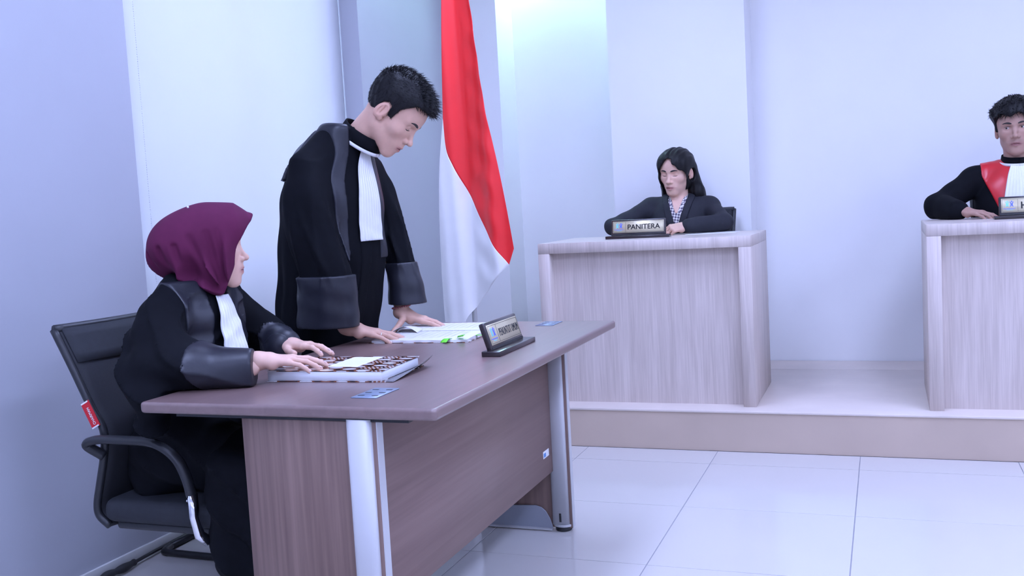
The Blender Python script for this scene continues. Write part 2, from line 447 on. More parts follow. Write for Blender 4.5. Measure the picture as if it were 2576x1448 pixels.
grommet(-1.149, 2.042, .034, .06)
grommet(-1.143, 3.328, .033, .058)

# ------------------------------------------------------------------ office chairs
M_chair = mat('chair_black_fabric', (0.016, 0.018, 0.024), 0.75, noise=0.12, nscale=60, bump=0.15, bscale=700)
M_mesh = mat('chair_back_mesh', (0.010, 0.011, 0.016), 0.7, noise=0.15, nscale=300, bump=0.2, bscale=900)
M_plast = mat('chair_black_plastic', (0.018, 0.019, 0.023), 0.42, noise=0.05)
M_chrome = mat('chrome', (0.82, 0.82, 0.84), 0.12, 1.0, noise=0.01)
M_red_tag = mat('red_woven_tag', srgb(205, 30, 45), 0.6, noise=0.04, bump=0.1)
M_tagtxt = mat('tag_white_thread', (0.85, 0.85, 0.85), 0.6, noise=0.02)
BACK = [(-2.113, .906), (-2.06, .80), (-2.010, .695), (-1.975, .63), (-1.982, .56), (-2.006, .48), (-2.024, .42), (-2.022, .385), (-1.99, .358)]
def office_chair(yc, label, dx=0.0, with_tag=True, hs=1.0):
    t = thing('office_chair', label, 'chair', (-1.85 + dx, yc, 0), 'black visitor office chairs')
    B = spline([(x + dx, 0, .36 + (z - .36) * hs) for x, z in BACK], 6)
    nb = len(B) - 1
    hw = 0.225
    def back(u, v):
        k = v * nb; i = min(int(k), nb - 1); p = B[i] + (B[i + 1] - B[i]) * (k - i)
        s = (u - .5) * 2
        return (p[0] - 0.03 * s * s + 0.03 + 0.0 * v, yc + s * hw * (1 - .06 * v), p[2])
    def back_edge(u, v):
        q = back(u, v); return (q[0] - 0.03, q[1], q[2])
    sheet('mesh_back', back_edge, 14, 40, M_mesh, t, 0.012)
    fr = bmesh.new()
    for s in (0, 1):
        add_tube(fr, [Vector(back_edge(s, v / 40)) for v in range(41)], 0.011, 8)
    add_tube(fr, [Vector(back_edge(u / 20, 0)) for u in range(21)], 0.013, 8)
    finish('back_frame', bm_mesh(fr), M_plast, t, True)
    sheet('top_panel', lambda u, v: Vector(back_edge(.03 + .94 * u, v * 0.11)) + Vector((0.009, 0, 0)), 14, 4, M_chair, t, 0.008)
    # seat cushion with bull front
    bm = bmesh.new(); add_box(bm, (-2.022 + dx, yc - .235, .372), (-1.575 + dx, yc + .235, .438), 0.026, 4)
    finish('seat', bm_mesh(bm), M_chair, t, True)
    bm = bmesh.new(); add_box(bm, (-1.995 + dx, yc - .215, .350), (-1.60 + dx, yc + .215, .376), 0.01, 2)
    finish('seat_pan', bm_mesh(bm), M_plast, t, True)
    for sg in (-1, 1):
        y = yc + sg * 0.262
        pts = spline([(-2.0 + dx, y - sg * .03, .560), (-2.025 + dx, y, .597), (-1.99 + dx, y, .612), (-1.90 + dx, y, .614), (-1.80 + dx, y, .609), (-1.735 + dx, y, .575), (-1.705 + dx, y, .525), (-1.692 + dx, y, .475)], 7)
        ar = tube('armrest', pts, 0.0120, M_plast, t, 10, 1.35, (0, 1, 0))
        tube('arm_post', [(-1.690 + dx, y, .478), (-1.688 + dx, y, .42), (-1.680 + dx, y - sg * .004, .37), (-1.665 + dx, y - sg * .02, .348)], 0.012, M_chrome, ar, 10, 1.3, (0, 1, 0))
        bm = bmesh.new(); bmesh.ops.create_uvsphere(bm, u_segments=8, v_segments=6, radius=0.004, matrix=Matrix.Translation((-1.703 + dx, y - .004, .462)))
        finish('screw', bm_mesh(bm), M_chrome, ar, True)
        # cantilever leg: down from the seat front, then back along the floor
        leg = spline([(-1.665 + dx, yc + sg * .22, .345), (-1.60 + dx, yc + sg * .235, .33), (-1.565 + dx, yc + sg * .24, .27), (-1.555 + dx, yc + sg * .24, .10), (-1.575 + dx, yc + sg * .24, .026), (-1.64 + dx, yc + sg * .24, .0135), (-2.02 + dx, yc + sg * .24, .0135), (-2.075 + dx, yc + sg * .225, .0135), (-2.085 + dx, yc + sg * .18, .0135)], 6)
        tube('sled_leg', leg, 0.0125, M_blackmetal, t, 10)
    tube('sled_crossbar', [(-2.085 + dx, yc - .185, .0135), (-2.085 + dx, yc + .185, .0135)], 0.0125, M_blackmetal, t, 10)
    if with_tag:
        # woven tag sewn into the near side of the backrest
        a = Vector((-2.034 + dx, yc - hw * .98 - .019, .714)); b = Vector((-2.000 + dx, yc - hw * .98 - .019, .646))
        dn = (b - a).normalized(); wv = Vector((-dn.z * -1, 0, dn.x * -1)).normalized()
        wv = Vector((dn.z, 0, -dn.x)).normalized()
        if wv.x > 0: wv = -wv
        p = [a + wv * .004 * -1, b - wv * .004, b + wv * .026, a + wv * .026]
        tg = prism('woven_tag', p, (0, 0.0015, 0), M_red_tag, t)
        prism('tag_edge', [a, a + wv * .026, a + wv * .026 + dn * .004, a + dn * .004], (0, -0.0005, 0), M_tagtxt, tg)
        prism('tag_edge', [b, b + wv * .026, b + wv * .026 - dn * .004, b - dn * .004], (0, -0.0005, 0), M_tagtxt, tg)
        o = b + wv * .018 - dn * .008; o.y -= .0012
        Mx = frame(o, -dn, (-wv))
        text_mesh('tag_lettering', 'CHAIRMAN', 0.012, frame(b + wv * .006 - dn * .008 + Vector((0, -.0008, 0)), -dn, wv), M_tagtxt, tg, 0.0006, width=0.050)
    return t
office_chair(2.275, 'black mesh-back office chair with red side tag under the seated woman')
office_chair(2.97, 'black mesh-back office chair pushed back behind the standing man', dx=-0.37, with_tag=False, hs=0.86)

# cable lying along the skirting
cb = thing('cable', 'black cable with taped joint lying along the left skirting', 'cable', (-2.46, 2.6, 0))
tube('cord', spline([(-2.475, 2.0, .012), (-2.462, 2.40, .012), (-2.465, 2.60, .016), (-2.475, 2.75, .016), (-2.482, 2.95, .014), (-2.485, 3.6, .012)], 8), 0.0065, M_plast, cb, 8)
tube('tape_wrap', spline([(-2.475, 2.30, .018), (-2.455, 2.42, .020), (-2.463, 2.49, .019), (-2.455, 2.54, .020), (-2.463, 2.61, .018)], 8), [0.010 + 0.005 * abs(math.sin(i * .31)) for i in range(33)], M_rubber, cb, 10)

# ------------------------------------------------------------------ national flag on a floor pole
M_red = mat('flag_red_satin', (0.96, 0.026, 0.030), 0.42, noise=0.03, nscale=10, trans=0.12)
M_flagwhite = mat('flag_white_satin', (0.92, 0.90, 0.88), 0.45, noise=0.02, nscale=10, trans=0.12)
flag = thing('flag', 'red and white satin flag hanging from a floor pole in the corner', 'flag', (-1.83, 4.25, 0))
tube('pole', [(-1.83, 4.25, 0.03), (-1.83, 4.25, 2.75)], 0.012, M_silver, flag, 14)
lathe('finial', [(0.004, 0.0), (0.02, 0.012), (0.028, 0.04), (0.018, 0.075), (0.002, 0.12)], (-1.83, 4.25, 2.75), mat('gold_finial', (0.7, 0.5, 0.18), 0.3, 0.9, noise=0.03), flag, 16)
lathe('base', [(0.15, 0), (0.15, 0.02), (0.06, 0.035), (0.022, 0.06), (0.022, 0.16)], (-1.83, 4.25, 0.0), M_silver2, flag, 28)
FC0 = [(-1.852, 2.62), (-1.79, 2.40), (-1.742, 2.13), (-1.725, 2.00), (-1.682, 1.63), (-1.648, 1.42), (-1.615, 1.20), (-1.585, 0.985)]     # top edge, slumping down to the fly corner (x,z)
FC1 = [(-1.905, 1.60), (-1.898, 1.46), (-1.870, 1.385), (-1.835, 1.305), (-1.785, 1.205), (-1.735, 1.10), (-1.680, 1.005), (-1.613, 0.912)]  # seam between the bands
FC2 = [(-1.965, 0.53), (-1.955, 0.53), (-1.94, 0.535), (-1.925, 0.54), (-1.91, 0.545), (-1.895, 0.56), (-1.885, 0.58), (-1.872, 0.64)]   # lower edge
FCM = [(-1.965, 1.10), (-1.948, 1.06), (-1.920, 1.01), (-1.890, 0.97), (-1.855, 0.935), (-1.815, 0.89), (-1.77, 0.84), (-1.722, 0.80)]
def curve_at(c, s):
    k = s * (len(c) - 1); i = min(int(k), len(c) - 2); f = k - i
    return np.array(c[i]) * (1 - f) + np.array(c[i + 1]) * f
FC0, FC1, FC2, FCM = [[(p[0], p[2]) for p in spline([(a, 0, b) for a, b in q], 5)] for q in (FC0, FC1, FC2, FCM)]
def flag_pt(s, v):
    """s along the cloth from hoist to fly, v 0 top..1 bottom"""
    a, b = curve_at(FC0, s), curve_at(FC1, s)
    if v <= .5:
        p = a + (b - a) * (v * 2)
    else:
        c, m = curve_at(FC2, s), curve_at(FCM, s)
        t = (v - .5) * 2
        p = b * (1 - t) * (1 - 2 * t) + m * 4 * t * (1 - t) + c * t * (2 * t - 1)
    x, z = p
    # vertical folds falling from the pole
    q = (x + 1.80) / 0.30
    amp = 0.019 * (1 - 0.25 * v)
    y = 4.20 + amp * math.sin(q * 9.0 + 0.5 + 0.6 * z) + 0.0045 * math.sin(q * 21 + z * 2.0) - 0.05 * max(0, q) + 0.004 * math.sin(z * 40 + q * 9) * max(0, math.sin(q * 6))
    return (x, y, z)
sheet('red_band', lambda u, v: flag_pt(u, v * .5), 70, 60, M_red, flag, 0.0012)
sheet('white_band', lambda u, v: flag_pt(u, .5 + v * .5), 70, 60, M_flagwhite, flag, 0.0012)

# ------------------------------------------------------------------ name plates
M_plate_dark = mat('nameplate_dark_wood', (0.022, 0.014, 0.016), 0.25, noise=0.1, nscale=40, coat=0.4)
M_brass = mat('nameplate_brass', (0.60, 0.53, 0.36), 0.34, 0.35, noise=0.03, nscale=6)
M_ink = mat('engraved_black', (0.018, 0.02, 0.03), 0.5, noise=0.02)
M_logo_b = mat('logo_blue', srgb(90, 110, 235), 0.4, noise=0.02)
M_logo_c = mat('logo_cyan', srgb(120, 215, 235), 0.4, noise=0.02)
def nameplate(o, along, up, L, H, label, text, tx0, tw, ts, tilt=0.28, th=.018, base_w=.058, base_ext=.022):
    """o: centre of base on the surface, along: reading direction, front faces along x up"""
    along = Vector(along).normalized(); zz = Vector((0, 0, 1)); front = along.cross(zz)
    t = thing('name_plate', label, 'name plate', o)
    o = Vector(o)
    Bm = Matrix(((along.x, front.x, 0, o.x), (along.y, front.y, 0, o.y), (along.z, front.z, 1, o.z), (0, 0, 0, 1)))
    box('base', (-L / 2 - base_ext, -base_w * .5, 0), (L / 2 + base_ext, base_w * .5, .015), M_plate_dark, t, 0.002, 2, M=Bm)
    # leaning slab
    c, s = math.cos(tilt), math.sin(tilt)
    nrm = front * c + zz * s; upv = zz * c - front * s
    p0 = o + zz * .013 - front * .002
    Pm = Matrix(((along.x, upv.x, -nrm.x, p0.x), (along.y, upv.y, -nrm.y, p0.y), (along.z, upv.z, -nrm.z, p0.z), (0, 0, 0, 1)))
    # local: x along, y up the slab, z towards the back
    fr = box('frame', (-L / 2, 0, 0), (L / 2, H, th), M_plate_dark, t, 0.005, 3, M=Pm)
    e = 0.0095
    box('slot_groove', (-L / 2 + .004, .004, -.001), (L / 2 - .004, .010, .001), M_rubber, fr, M=Pm)
    pl = box('brass_plate', (-L / 2 + e, e + .006, -.0014), (L / 2 - e, H - e, .0005), M_brass, t, 0.0004, 1, M=Pm)
    def strip(n, x0, y0, x1, y1, m, dz=-.0019):
        return box(n, (x0, y0, dz), (x1, y1, -.0013), m, pl, M=Pm)
    g = .0035; lw = .0008
    X0, X1, Y0, Y1 = -L / 2 + e + g, L / 2 - e - g, e + .006 + g, H - e - g
    strip('border_line', X0, Y0, X1, Y0 + lw, M_ink); strip('border_line', X0, Y1 - lw, X1, Y1, M_ink)
    strip('border_line', X0, Y0, X0 + lw, Y1, M_ink); strip('border_line', X1 - lw, Y0, X1, Y1, M_ink)
    lx = X0 + .062
    strip('divider_line', lx, Y0, lx + lw, Y1, M_ink)
    # emblem: two little figures with raised arms over a line of small lettering
    cx = X0 + .029; cy = (Y0 + Y1) / 2 + .005
    def fig(px, m, s=1):
        pts = [(0, .003), (.004, .010), (.0085, .012), (.005, .004), (.004, -.003), (.0075, -.011), (.003, -.010), (0, -.005), (-.003, -.010), (-.0075, -.011), (-.004, -.003), (-.005, .004), (-.0085, .012), (-.004, .010)]
        prism('emblem_figure', [Pm @ Vector((px + a * s, cy + b, -.0021)) for a, b in pts], -nrm * .0006, m, pl)
        hd = [(px + .0032 * math.cos(k * .785), cy + .0125 + .0032 * math.sin(k * .785)) for k in range(8)]
        prism('emblem_head', [Pm @ Vector((a, b, -.0021)) for a, b in hd], -nrm * .0006, m, pl)
    fig(cx - .009, M_logo_c); fig(cx + .009, M_logo_b)
    for i in range(14):
        xx = cx - .024 + i * .0034
        strip('emblem_lettering', xx, Y0 + .012, xx + .0024, Y0 + .0145, M_logo_b)
    for i in range(8):
        xx = cx - .012 + i * .0034
        strip('emblem_lettering', xx, Y0 + .007, xx + .0024, Y0 + .009, M_logo_c)
    Tm = Pm @ Matrix.Diagonal((1, 1, -1, 1)) @ Matrix.Translation((tx0 * L - L / 2, (Y0 + Y1) / 2 - ts * .36, .0017))
    text_mesh('lettering', text, ts, Tm, M_ink, pl, 0.0005, width=tw, bold=0.00045 if len(text) < 10 else 0.0, spacing=1.0 if len(text) < 10 else 1.1)
    return t
nameplate((-1.070, 2.738, DZ), (0, 1, 0), None, 0.262, .086, 'dark name plate with gold face lettered PENUNTUT UMUM on the desk', 'PENUNTUT UMUM', .335, .156, .034, tilt=.30)
nameplate((-1.155, 4.80, .9852), (1, 0.02, 0), None, 0.278, .084, 'gold name plate lettered PANITERA on the clerk bench', 'PANITERA', .31, .163, .036, tilt=.22)
nameplate((0.622, 4.83, 1.0002), (1, 0, 0), None, 0.30, .088, 'gold name plate starting with letter H on the judge bench', 'HAKIM', .295, .13, .044, tilt=.22)

# ------------------------------------------------------------------ batik-covered binder and papers
def batik():
    m = D.materials.new('batik_cover'); m.use_nodes = True
    nt = m.node_tree; N = nt.nodes; L = nt.links
    b = N['Principled BSDF']; b.inputs['Roughness'].default_value = 0.22; b.inputs['Coat Weight'].default_value = 0.5
    tc = N.new('ShaderNodeTexCoord')
    def oval(scale, rot, sx, sy, off, stag=0.5):
        mp = N.new('ShaderNodeMapping'); mp.inputs['Rotation'].default_value = (0, 0, rot); mp.inputs['Scale'].default_value = (scale * sx, scale * sy, 1); mp.inputs['Location'].default_value = off
        L.new(tc.outputs['Object'], mp.inputs[0])
        sp = N.new('ShaderNodeSeparateXYZ'); L.new(mp.outputs[0], sp.inputs[0])
        def mth(op, a, b2=None):
            n = N.new('ShaderNodeMath'); n.operation = op
            for k, v in enumerate((a, b2)):
                if v is None: continue
                if isinstance(v, (int, float)): n.inputs[k].default_value = v
                else: L.new(v, n.inputs[k])
            return n.outputs[0]
        fy = mth('FLOOR', sp.outputs[1]); par = mth('MODULO', fy, 2.0); xo = mth('ADD', sp.outputs[0], mth('MULTIPLY', par, stag))
        ux = mth('SUBTRACT', mth('FRACT', xo), .5); uy = mth('SUBTRACT', mth('FRACT', sp.outputs[1]), .5)
        d = mth('SQRT', mth('ADD', mth('MULTIPLY', ux, ux), mth('MULTIPLY', uy, uy)))
        col = mth('FRACT', mth('MULTIPLY', mth('ADD', mth('FLOOR', xo), mth('MULTIPLY', fy, 2.0)), 0.3334))
        return d, col, mth
    d, col, mth = oval(17, 0.55, 1.0, 1.75, (0.2, 0.3, 0))
    big = mth('GREATER_THAN', col, 0.28)
    white = mth('MULTIPLY', mth('LESS_THAN', d, .34), big)
    ring = mth('LESS_THAN', d, .45)
    d2, col2, _ = oval(95, 0.55, 1.6, .7, (0.1, 0.0, 0))
    dots = mth('MULTIPLY', mth('LESS_THAN', d2, .33), mth('LESS_THAN', col, 0.28))
    def mix(f, a, b2):
        n = N.new('ShaderNodeMix'); n.data_type = 'RGBA'; L.new(f, n.inputs[0])
        for k, v in ((6, a), (7, b2)):
            if isinstance(v, tuple): n.inputs[k].default_value = (*v, 1)
            else: L.new(v, n.inputs[k])
        return n.outputs[2]
    c = mix(ring, (0.035, 0.012, 0.012), (0.30, 0.085, 0.025))
    c = mix(white, c, (0.82, 0.80, 0.80))
    c = mix(dots, c, (0.80, 0.74, 0.72))
    L.new(c, b.inputs['Base Color'])
    return m
M_batik = batik()
M_paper = mat('paper_white', (0.74, 0.73, 0.72), 0.7, noise=0.02, nscale=15)
M_paper_edge = mat('paper_edges', (0.74, 0.75, 0.78), 0.8, noise=0.08, nscale=1.0, stretch=(2, 2, 900))
M_line = mat('printed_grey_line', (0.54, 0.55, 0.60), 0.7, noise=0.05)
bk = thing('batik_binder', 'thick paper binder with brown batik cover and white label under the woman\'s hands', 'binder', (-1.375, 2.30, DZ))
BA = 0.045
Bk = Matrix.Translation((-1.378, 2.293, DZ)) @ Matrix.Rotation(BA, 4, 'Z')
box('back_cover', (-.172, -.118, .0005), (.176, .128, .002), M_batik, bk, M=Bk)
box('page_block', (-.170, -.116, .002), (.165, .116, .0275), M_paper_edge, bk, 0.002, 1, M=Bk)
cov = box('front_cover', (-.172, -.117, .0277), (.168, .118, .0291), M_batik, bk, M=Bk)
lb = box('cover_label', (-.025, -.055, .0291), (.065, .105, .0296), M_paper, cov, M=Bk @ Matrix.Shear('XZ', 4, (0, 0)))
for i in range(6): box('label_rule', (-.012 + i * .0125, -.045, .0296), (-.0113 + i * .0125, .09, .0298), M_line, cov, M=Bk)
# lifted clear edge of the back cover
def curl(u, v):
    return Bk @ Vector((.162 + .042 * v - .006 * v * (1 - u), -.118 + .246 * u, .0015 + (.017 + .012 * u) * v ** 1.6 * u))
sheet('lifted_cover_corner', curl, 14, 8, mat('cover_inner_grey', (0.16, 0.15, 0.16), 0.25, noise=0.06), bk, 0.0008)

doc = thing('open_document', 'open bound document with printed pages and green flags under the standing man\'s hands', 'document', (-1.46, 3.08, DZ))
Dm = Matrix.Translation((-1.455, 3.085, DZ)) @ Matrix.Rotation(0.05, 4, 'Z')
box('cover', (-.175, -.225, .0004), (.180, .245, .0018), M_batik, doc, M=Dm)
def page_block(name, y0, y1, x0, x1, h0, h1, bow):
    bm = bmesh.new(); n = 12
    rows = []
    for i in range(n + 1):
        f = i / n; y = y0 + (y1 - y0) * f; z = h0 + (h1 - h0) * f + bow * math.sin(math.pi * f)
        rows.append([bm.verts.new(Dm @ Vector(p)) for p in ((x0, y, .0018), (x1, y, .0018), (x1, y, z), (x0, y, z))])
    for a, b in zip(rows[:-1], rows[1:]):
        for k in range(4): bm.faces.new((a[k], a[(k + 1) % 4], b[(k + 1) % 4], b[k]))
    bm.faces.new(rows[0][::-1]); bm.faces.new(rows[-1])
    bmesh.ops.recalc_face_normals(bm, faces=bm.faces)
    return finish(name, bm_mesh(bm), M_paper, doc)
p1 = page_block('page_block', -.215, -.005, -.168, .172, .008, .010, .003)
p2 = page_block('page_block', .005, .235, -.168, .160, .011, .008, .005)
for i in range(13):
    x = -.15 + i * .0225; ln = rng.uniform(.13, .185)
    yy = -.02 - ln
    box('print_line', (x, yy, .0142), (x + .0022, -.02, .01425), M_line, p1, M=Dm)
    box('print_line', (x, .03, .0158), (x + .0022, .03 + ln, .01585), M_line, p2, M=Dm)
sheet('lifted_page', lambda u, v: Dm @ Vector((-.168 + .10 * u - .02 * v, -.06 + .10 * v, .0125 + .022 * math.sin(math.pi * u) * (1 - .5 * v))), 12, 6, M_paper, doc, 0.0005)
M_green = mat('green_sticky_flag', srgb(120, 235, 60), 0.5, noise=0.03, trans=0.2)
def flagtab(p0, p1, wv, lift):
    p0, p1, wv = Vector(p0), Vector(p1), Vector(wv)
    sheet('sticky_flag', lambda u, v: p0 + (p1 - p0) * v + wv * u + Vector((0, 0, lift * math.sin(v * math.pi * .9))), 3, 8, M_green, doc, 0.0004)
flagtab((-1.352, 2.895, DZ + .010), (-1.348, 2.838, DZ + .003), (.020, .003, 0), .006)
flagtab((-1.318, 2.905, DZ + .011), (-1.292, 2.862, DZ + .020), (.020, .006, .004), .004)
flagtab((-1.305, 2.955, DZ + .011), (-1.238, 2.975, DZ + .006), (.004, .014, 0), .002)
flagtab((-1.318, 3.165, DZ + .0158), (-1.300, 3.118, DZ + .0155), (.020, .006, 0), .001)

# papers on the benches
box('paper_sheet', (-.95, 4.95, .9852), (-.70, 5.15, .9868), M_paper).update_tag()
tag(D.objects['paper_sheet'], 'white paper sheets on the clerk bench beside her hand', 'paper')
pp = box('paper_stack', (.50, 4.90, 1.0002), (.78, 5.12, 1.014), M_paper, bevel=.001)
tag(pp, 'white paper stack on the judge bench behind the name plate', 'paper')
# ------------------------------------------------------------------ implicit-surface toolkit for people and cloth
def V3(*a): return np.array(a, float)
def smin(a, b, k):
    h = np.clip(.5 + .5 * (b - a) / k, 0, 1)
    return b + (a - b) * h - k * h * (1 - h)
def smax(a, b, k): return -smin(-a, -b, k)
def cone(P, a, b, r1, r2):
    a = np.asarray(a, float); b = np.asarray(b, float); ba = b - a
    t = np.clip((P - a) @ ba / (ba @ ba + 1e-12), 0, 1)
    return np.linalg.norm(P - a - t[:, None] * ba, axis=1) - (r1 + (r2 - r1) * t)
def ell(P, c, r, Rm=None):
    q = P - np.asarray(c, float)
    if Rm is not None: q = q @ Rm
    r = np.asarray(r, float)
    k0 = np.linalg.norm(q / r, axis=1); k1 = np.linalg.norm(q / (r * r), axis=1) + 1e-9
    return k0 * (k0 - 1) / k1
def rbox(P, c, half, rad, Rm=None):
    q = P - np.asarray(c, float)
    if Rm is not None: q = q @ Rm
    q = np.abs(q) - (np.asarray(half, float) - rad)
    return np.linalg.norm(np.maximum(q, 0), axis=1) + np.minimum(q.max(1), 0) - rad
def sstep(a, b, x):
    t = np.clip((x - a) / (b - a), 0, 1); return t * t * (3 - 2 * t)
def interp_s(z, zs, vs):
    """smooth interpolation through a table"""
    zs = np.asarray(zs, float); vs = np.asarray(vs, float)
    m = np.gradient(vs, zs)
    z = np.clip(z, zs[0], zs[-1]); i = np.clip(np.searchsorted(zs, z) - 1, 0, len(zs) - 2)
    h = zs[i + 1] - zs[i]; t = (z - zs[i]) / h
    return (2 * t**3 - 3 * t**2 + 1) * vs[i] + (t**3 - 2 * t**2 + t) * h * m[i] + (-2 * t**3 + 3 * t**2) * vs[i + 1] + (t**3 - t**2) * h * m[i + 1]
def loft(P, tab, ax=2, e=2.0, fold=None, cap=0.02):
    """tab rows: (s, c1, c2, r1, r2) along axis ax"""
    T = np.array(tab, float); s = P[:, ax]; o = [k for k in range(3) if k != ax]
    c1, c2, r1, r2 = [interp_s(s, T[:, 0], T[:, k]) for k in (1, 2, 3, 4)]
    dx, dy = (P[:, o[0]] - c1), (P[:, o[1]] - c2)
    if fold is not None:
        f = fold(np.arctan2(dy / r2, dx / r1), s); r1 = r1 + f; r2 = r2 + f
    q = (np.abs(dx / r1) ** e + np.abs(dy / r2) ** e) ** (1 / e)
    d = (q - 1) * np.minimum(r1, r2)
    return smax(smax(d, T[0, 0] - s, cap), s - T[-1, 0], cap)
def frame_np(t, yaw=0, pitch=0, roll=0):
    y, p, r = [math.radians(v) for v in (yaw, pitch, roll)]
    Rz = np.array([[math.cos(y), -math.sin(y), 0], [math.sin(y), math.cos(y), 0], [0, 0, 1]])
    Ry = np.array([[math.cos(p), 0, math.sin(p)], [0, 1, 0], [-math.sin(p), 0, math.cos(p)]])
    Rx = np.array([[1, 0, 0], [0, math.cos(r), -math.sin(r)], [0, math.sin(r), math.cos(r)]])
    return Rz @ Ry @ Rx, np.array(t, float)
def nets(fn, lo, hi, h, B=8, newton=1, safe=1.25):
    """surface nets over active blocks of a sparse grid; returns vertices, quads"""
    lo = np.array(lo, float); hi = np.array(hi, float)
    nb = np.ceil((hi - lo) / h / B).astype(int) + 1
    n = nb * B
    cs = np.stack(np.meshgrid(*[np.arange(k) for k in nb], indexing='ij'), -1).reshape(-1, 3)
    cen = lo + (cs + .5) * B * h - h / 2
    d = fn(cen)
    act = np.abs(d) < h * B * .87 * safe + .006
    Dg = np.repeat(np.repeat(np.repeat(np.where(d.reshape(nb) > 0, 1., -1.).astype(np.float32), B, 0), B, 1), B, 2)
    off = np.stack(np.meshgrid(*[np.arange(B)] * 3, indexing='ij'), -1).reshape(-1, 3)
    ac = cs[act]
    for k in range(0, len(ac), 400):
        ii = (ac[k:k + 400, None, :] * B + off[None]).reshape(-1, 3)
        Dg[ii[:, 0], ii[:, 1], ii[:, 2]] = fn(lo + ii * h)
    for a in range(3):   # close at the border
        sl = [slice(None)] * 3; sl[a] = 0; Dg[tuple(sl)] = 1; sl[a] = -1; Dg[tuple(sl)] = 1
    ins = Dg < 0
    c = ins[:-1, :-1, :-1].astype(np.int8)
    tot = np.zeros_like(c)
    for dx in (0, 1):
        for dy in (0, 1):
            for dz in (0, 1):
                tot += ins[dx:n[0] - 1 + dx, dy:n[1] - 1 + dy, dz:n[2] - 1 + dz]
    cells = np.argwhere((tot > 0) & (tot < 8))
    idx = -np.ones(tot.shape, np.int32); idx[cells[:, 0], cells[:, 1], cells[:, 2]] = np.arange(len(cells))
    acc = np.zeros((len(cells), 3)); cnt = np.zeros(len(cells))
    corners = [(x, y, z) for x in (0, 1) for y in (0, 1) for z in (0, 1)]
    for a in corners:
        for ax in range(3):
            if a[ax]: continue
            b = list(a); b[ax] = 1
            va = Dg[cells[:, 0] + a[0], cells[:, 1] + a[1], cells[:, 2] + a[2]]; vb = Dg[cells[:, 0] + b[0], cells[:, 1] + b[1], cells[:, 2] + b[2]]
            m = (va < 0) != (vb < 0)
            t = np.where(m, va / np.where(m, va - vb, 1), 0)
            p = np.array(a, float)[None].repeat(len(cells), 0); p[:, ax] += t
            acc[m] += p[m]; cnt[m] += 1
    V = lo + (cells + acc / cnt[:, None]) * h
    quads = []
    for ax in range(3):
        o1, o2 = [k for k in range(3) if k != ax]
        sa = [slice(1, -1)] * 3; sa[ax] = slice(0, -1); sb = [slice(1, -1)] * 3; sb[ax] = slice(1, None)
        A, Bv = ins[tuple(sa)], ins[tuple(sb)]
        e = np.argwhere(A != Bv); flip = A[e[:, 0], e[:, 1], e[:, 2]]
        g = e.copy(); g[:, o1] += 1; g[:, o2] += 1
        def at(d1, d2):
            q = g.copy(); q[:, o1] += d1; q[:, o2] += d2
            q = np.minimum(q, np.array(idx.shape) - 1)
            return idx[q[:, 0], q[:, 1], q[:, 2]]
        q = np.stack([at(-1, -1), at(0, -1), at(0, 0), at(-1, 0)], 1)
        fl = flip if ax != 1 else ~flip
        q[~fl] = q[~fl][:, ::-1]
        quads.append(q[(q >= 0).all(1)])
    F = np.concatenate(quads)
    for _ in range(newton):
        e = h * .3; d0 = fn(V)
        gr = np.stack([fn(V + np.eye(3)[k] * e) - d0 for k in range(3)], 1) / e
        st = -(d0 / np.maximum((gr ** 2).sum(1), .2))[:, None] * gr
        ln = np.linalg.norm(st, axis=1, keepdims=True)
        V = V + st * np.minimum(1, .6 * h / np.maximum(ln, 1e-9))
    return V, F
def relax(V, F, it):
    E = np.concatenate([F[:, [0, 1]], F[:, [1, 2]], F[:, [2, 3]], F[:, [3, 0]]])
    n = np.bincount(E[:, 0], minlength=len(V)) + np.bincount(E[:, 1], minlength=len(V))
    for _ in range(it):
        A = np.stack([np.bincount(E[:, 0], V[E[:, 1], k], len(V)) + np.bincount(E[:, 1], V[E[:, 0], k], len(V)) for k in range(3)], 1)
        V = .5 * V + .5 * A / np.maximum(n, 1)[:, None]
    return V
def np_mesh(V, F, col=None):
    me = D.meshes.new('m')
    me.vertices.add(len(V)); me.vertices.foreach_set('co', np.asarray(V, np.float32).ravel())
    me.loops.add(F.size); me.loops.foreach_set('vertex_index', F.astype(np.int32).ravel())
    me.polygons.add(len(F)); me.polygons.foreach_set('loop_start', np.arange(len(F), dtype=np.int32) * F.shape[1])
    me.update(calc_edges=True); me.validate()
    if col is not None:
        a = me.color_attributes.new('Col', 'FLOAT_COLOR', 'POINT')
        a.data.foreach_set('color', np.c_[col, np.ones(len(col))].astype(np.float32).ravel())
    return me
def sdf_obj(name, fn, lo, hi, h, material, parent, colfn=None, newton=1, safe=1.25):
    V, F = nets(fn, lo, hi, h, newton=newton, safe=safe)
    if material in (M_robe, M_satin): V = relax(V, F, 3)
    return finish(name, np_mesh(V, F, colfn(V) if colfn else None), material, parent, True)
def trace(fn, O, dirv, n=50, maxd=1.0):
    """march rays O + t*dir to the surface"""
    O = np.array(O, float); dirv = np.asarray(dirv, float); dirv = dirv / np.linalg.norm(dirv)
    t = np.zeros(len(O))
    for _ in range(n):
        t += np.clip(fn(O + t[:, None] * dirv), -0.02, 0.08) * .8
        t = np.minimum(t, maxd)
    return O + t[:, None] * dirv

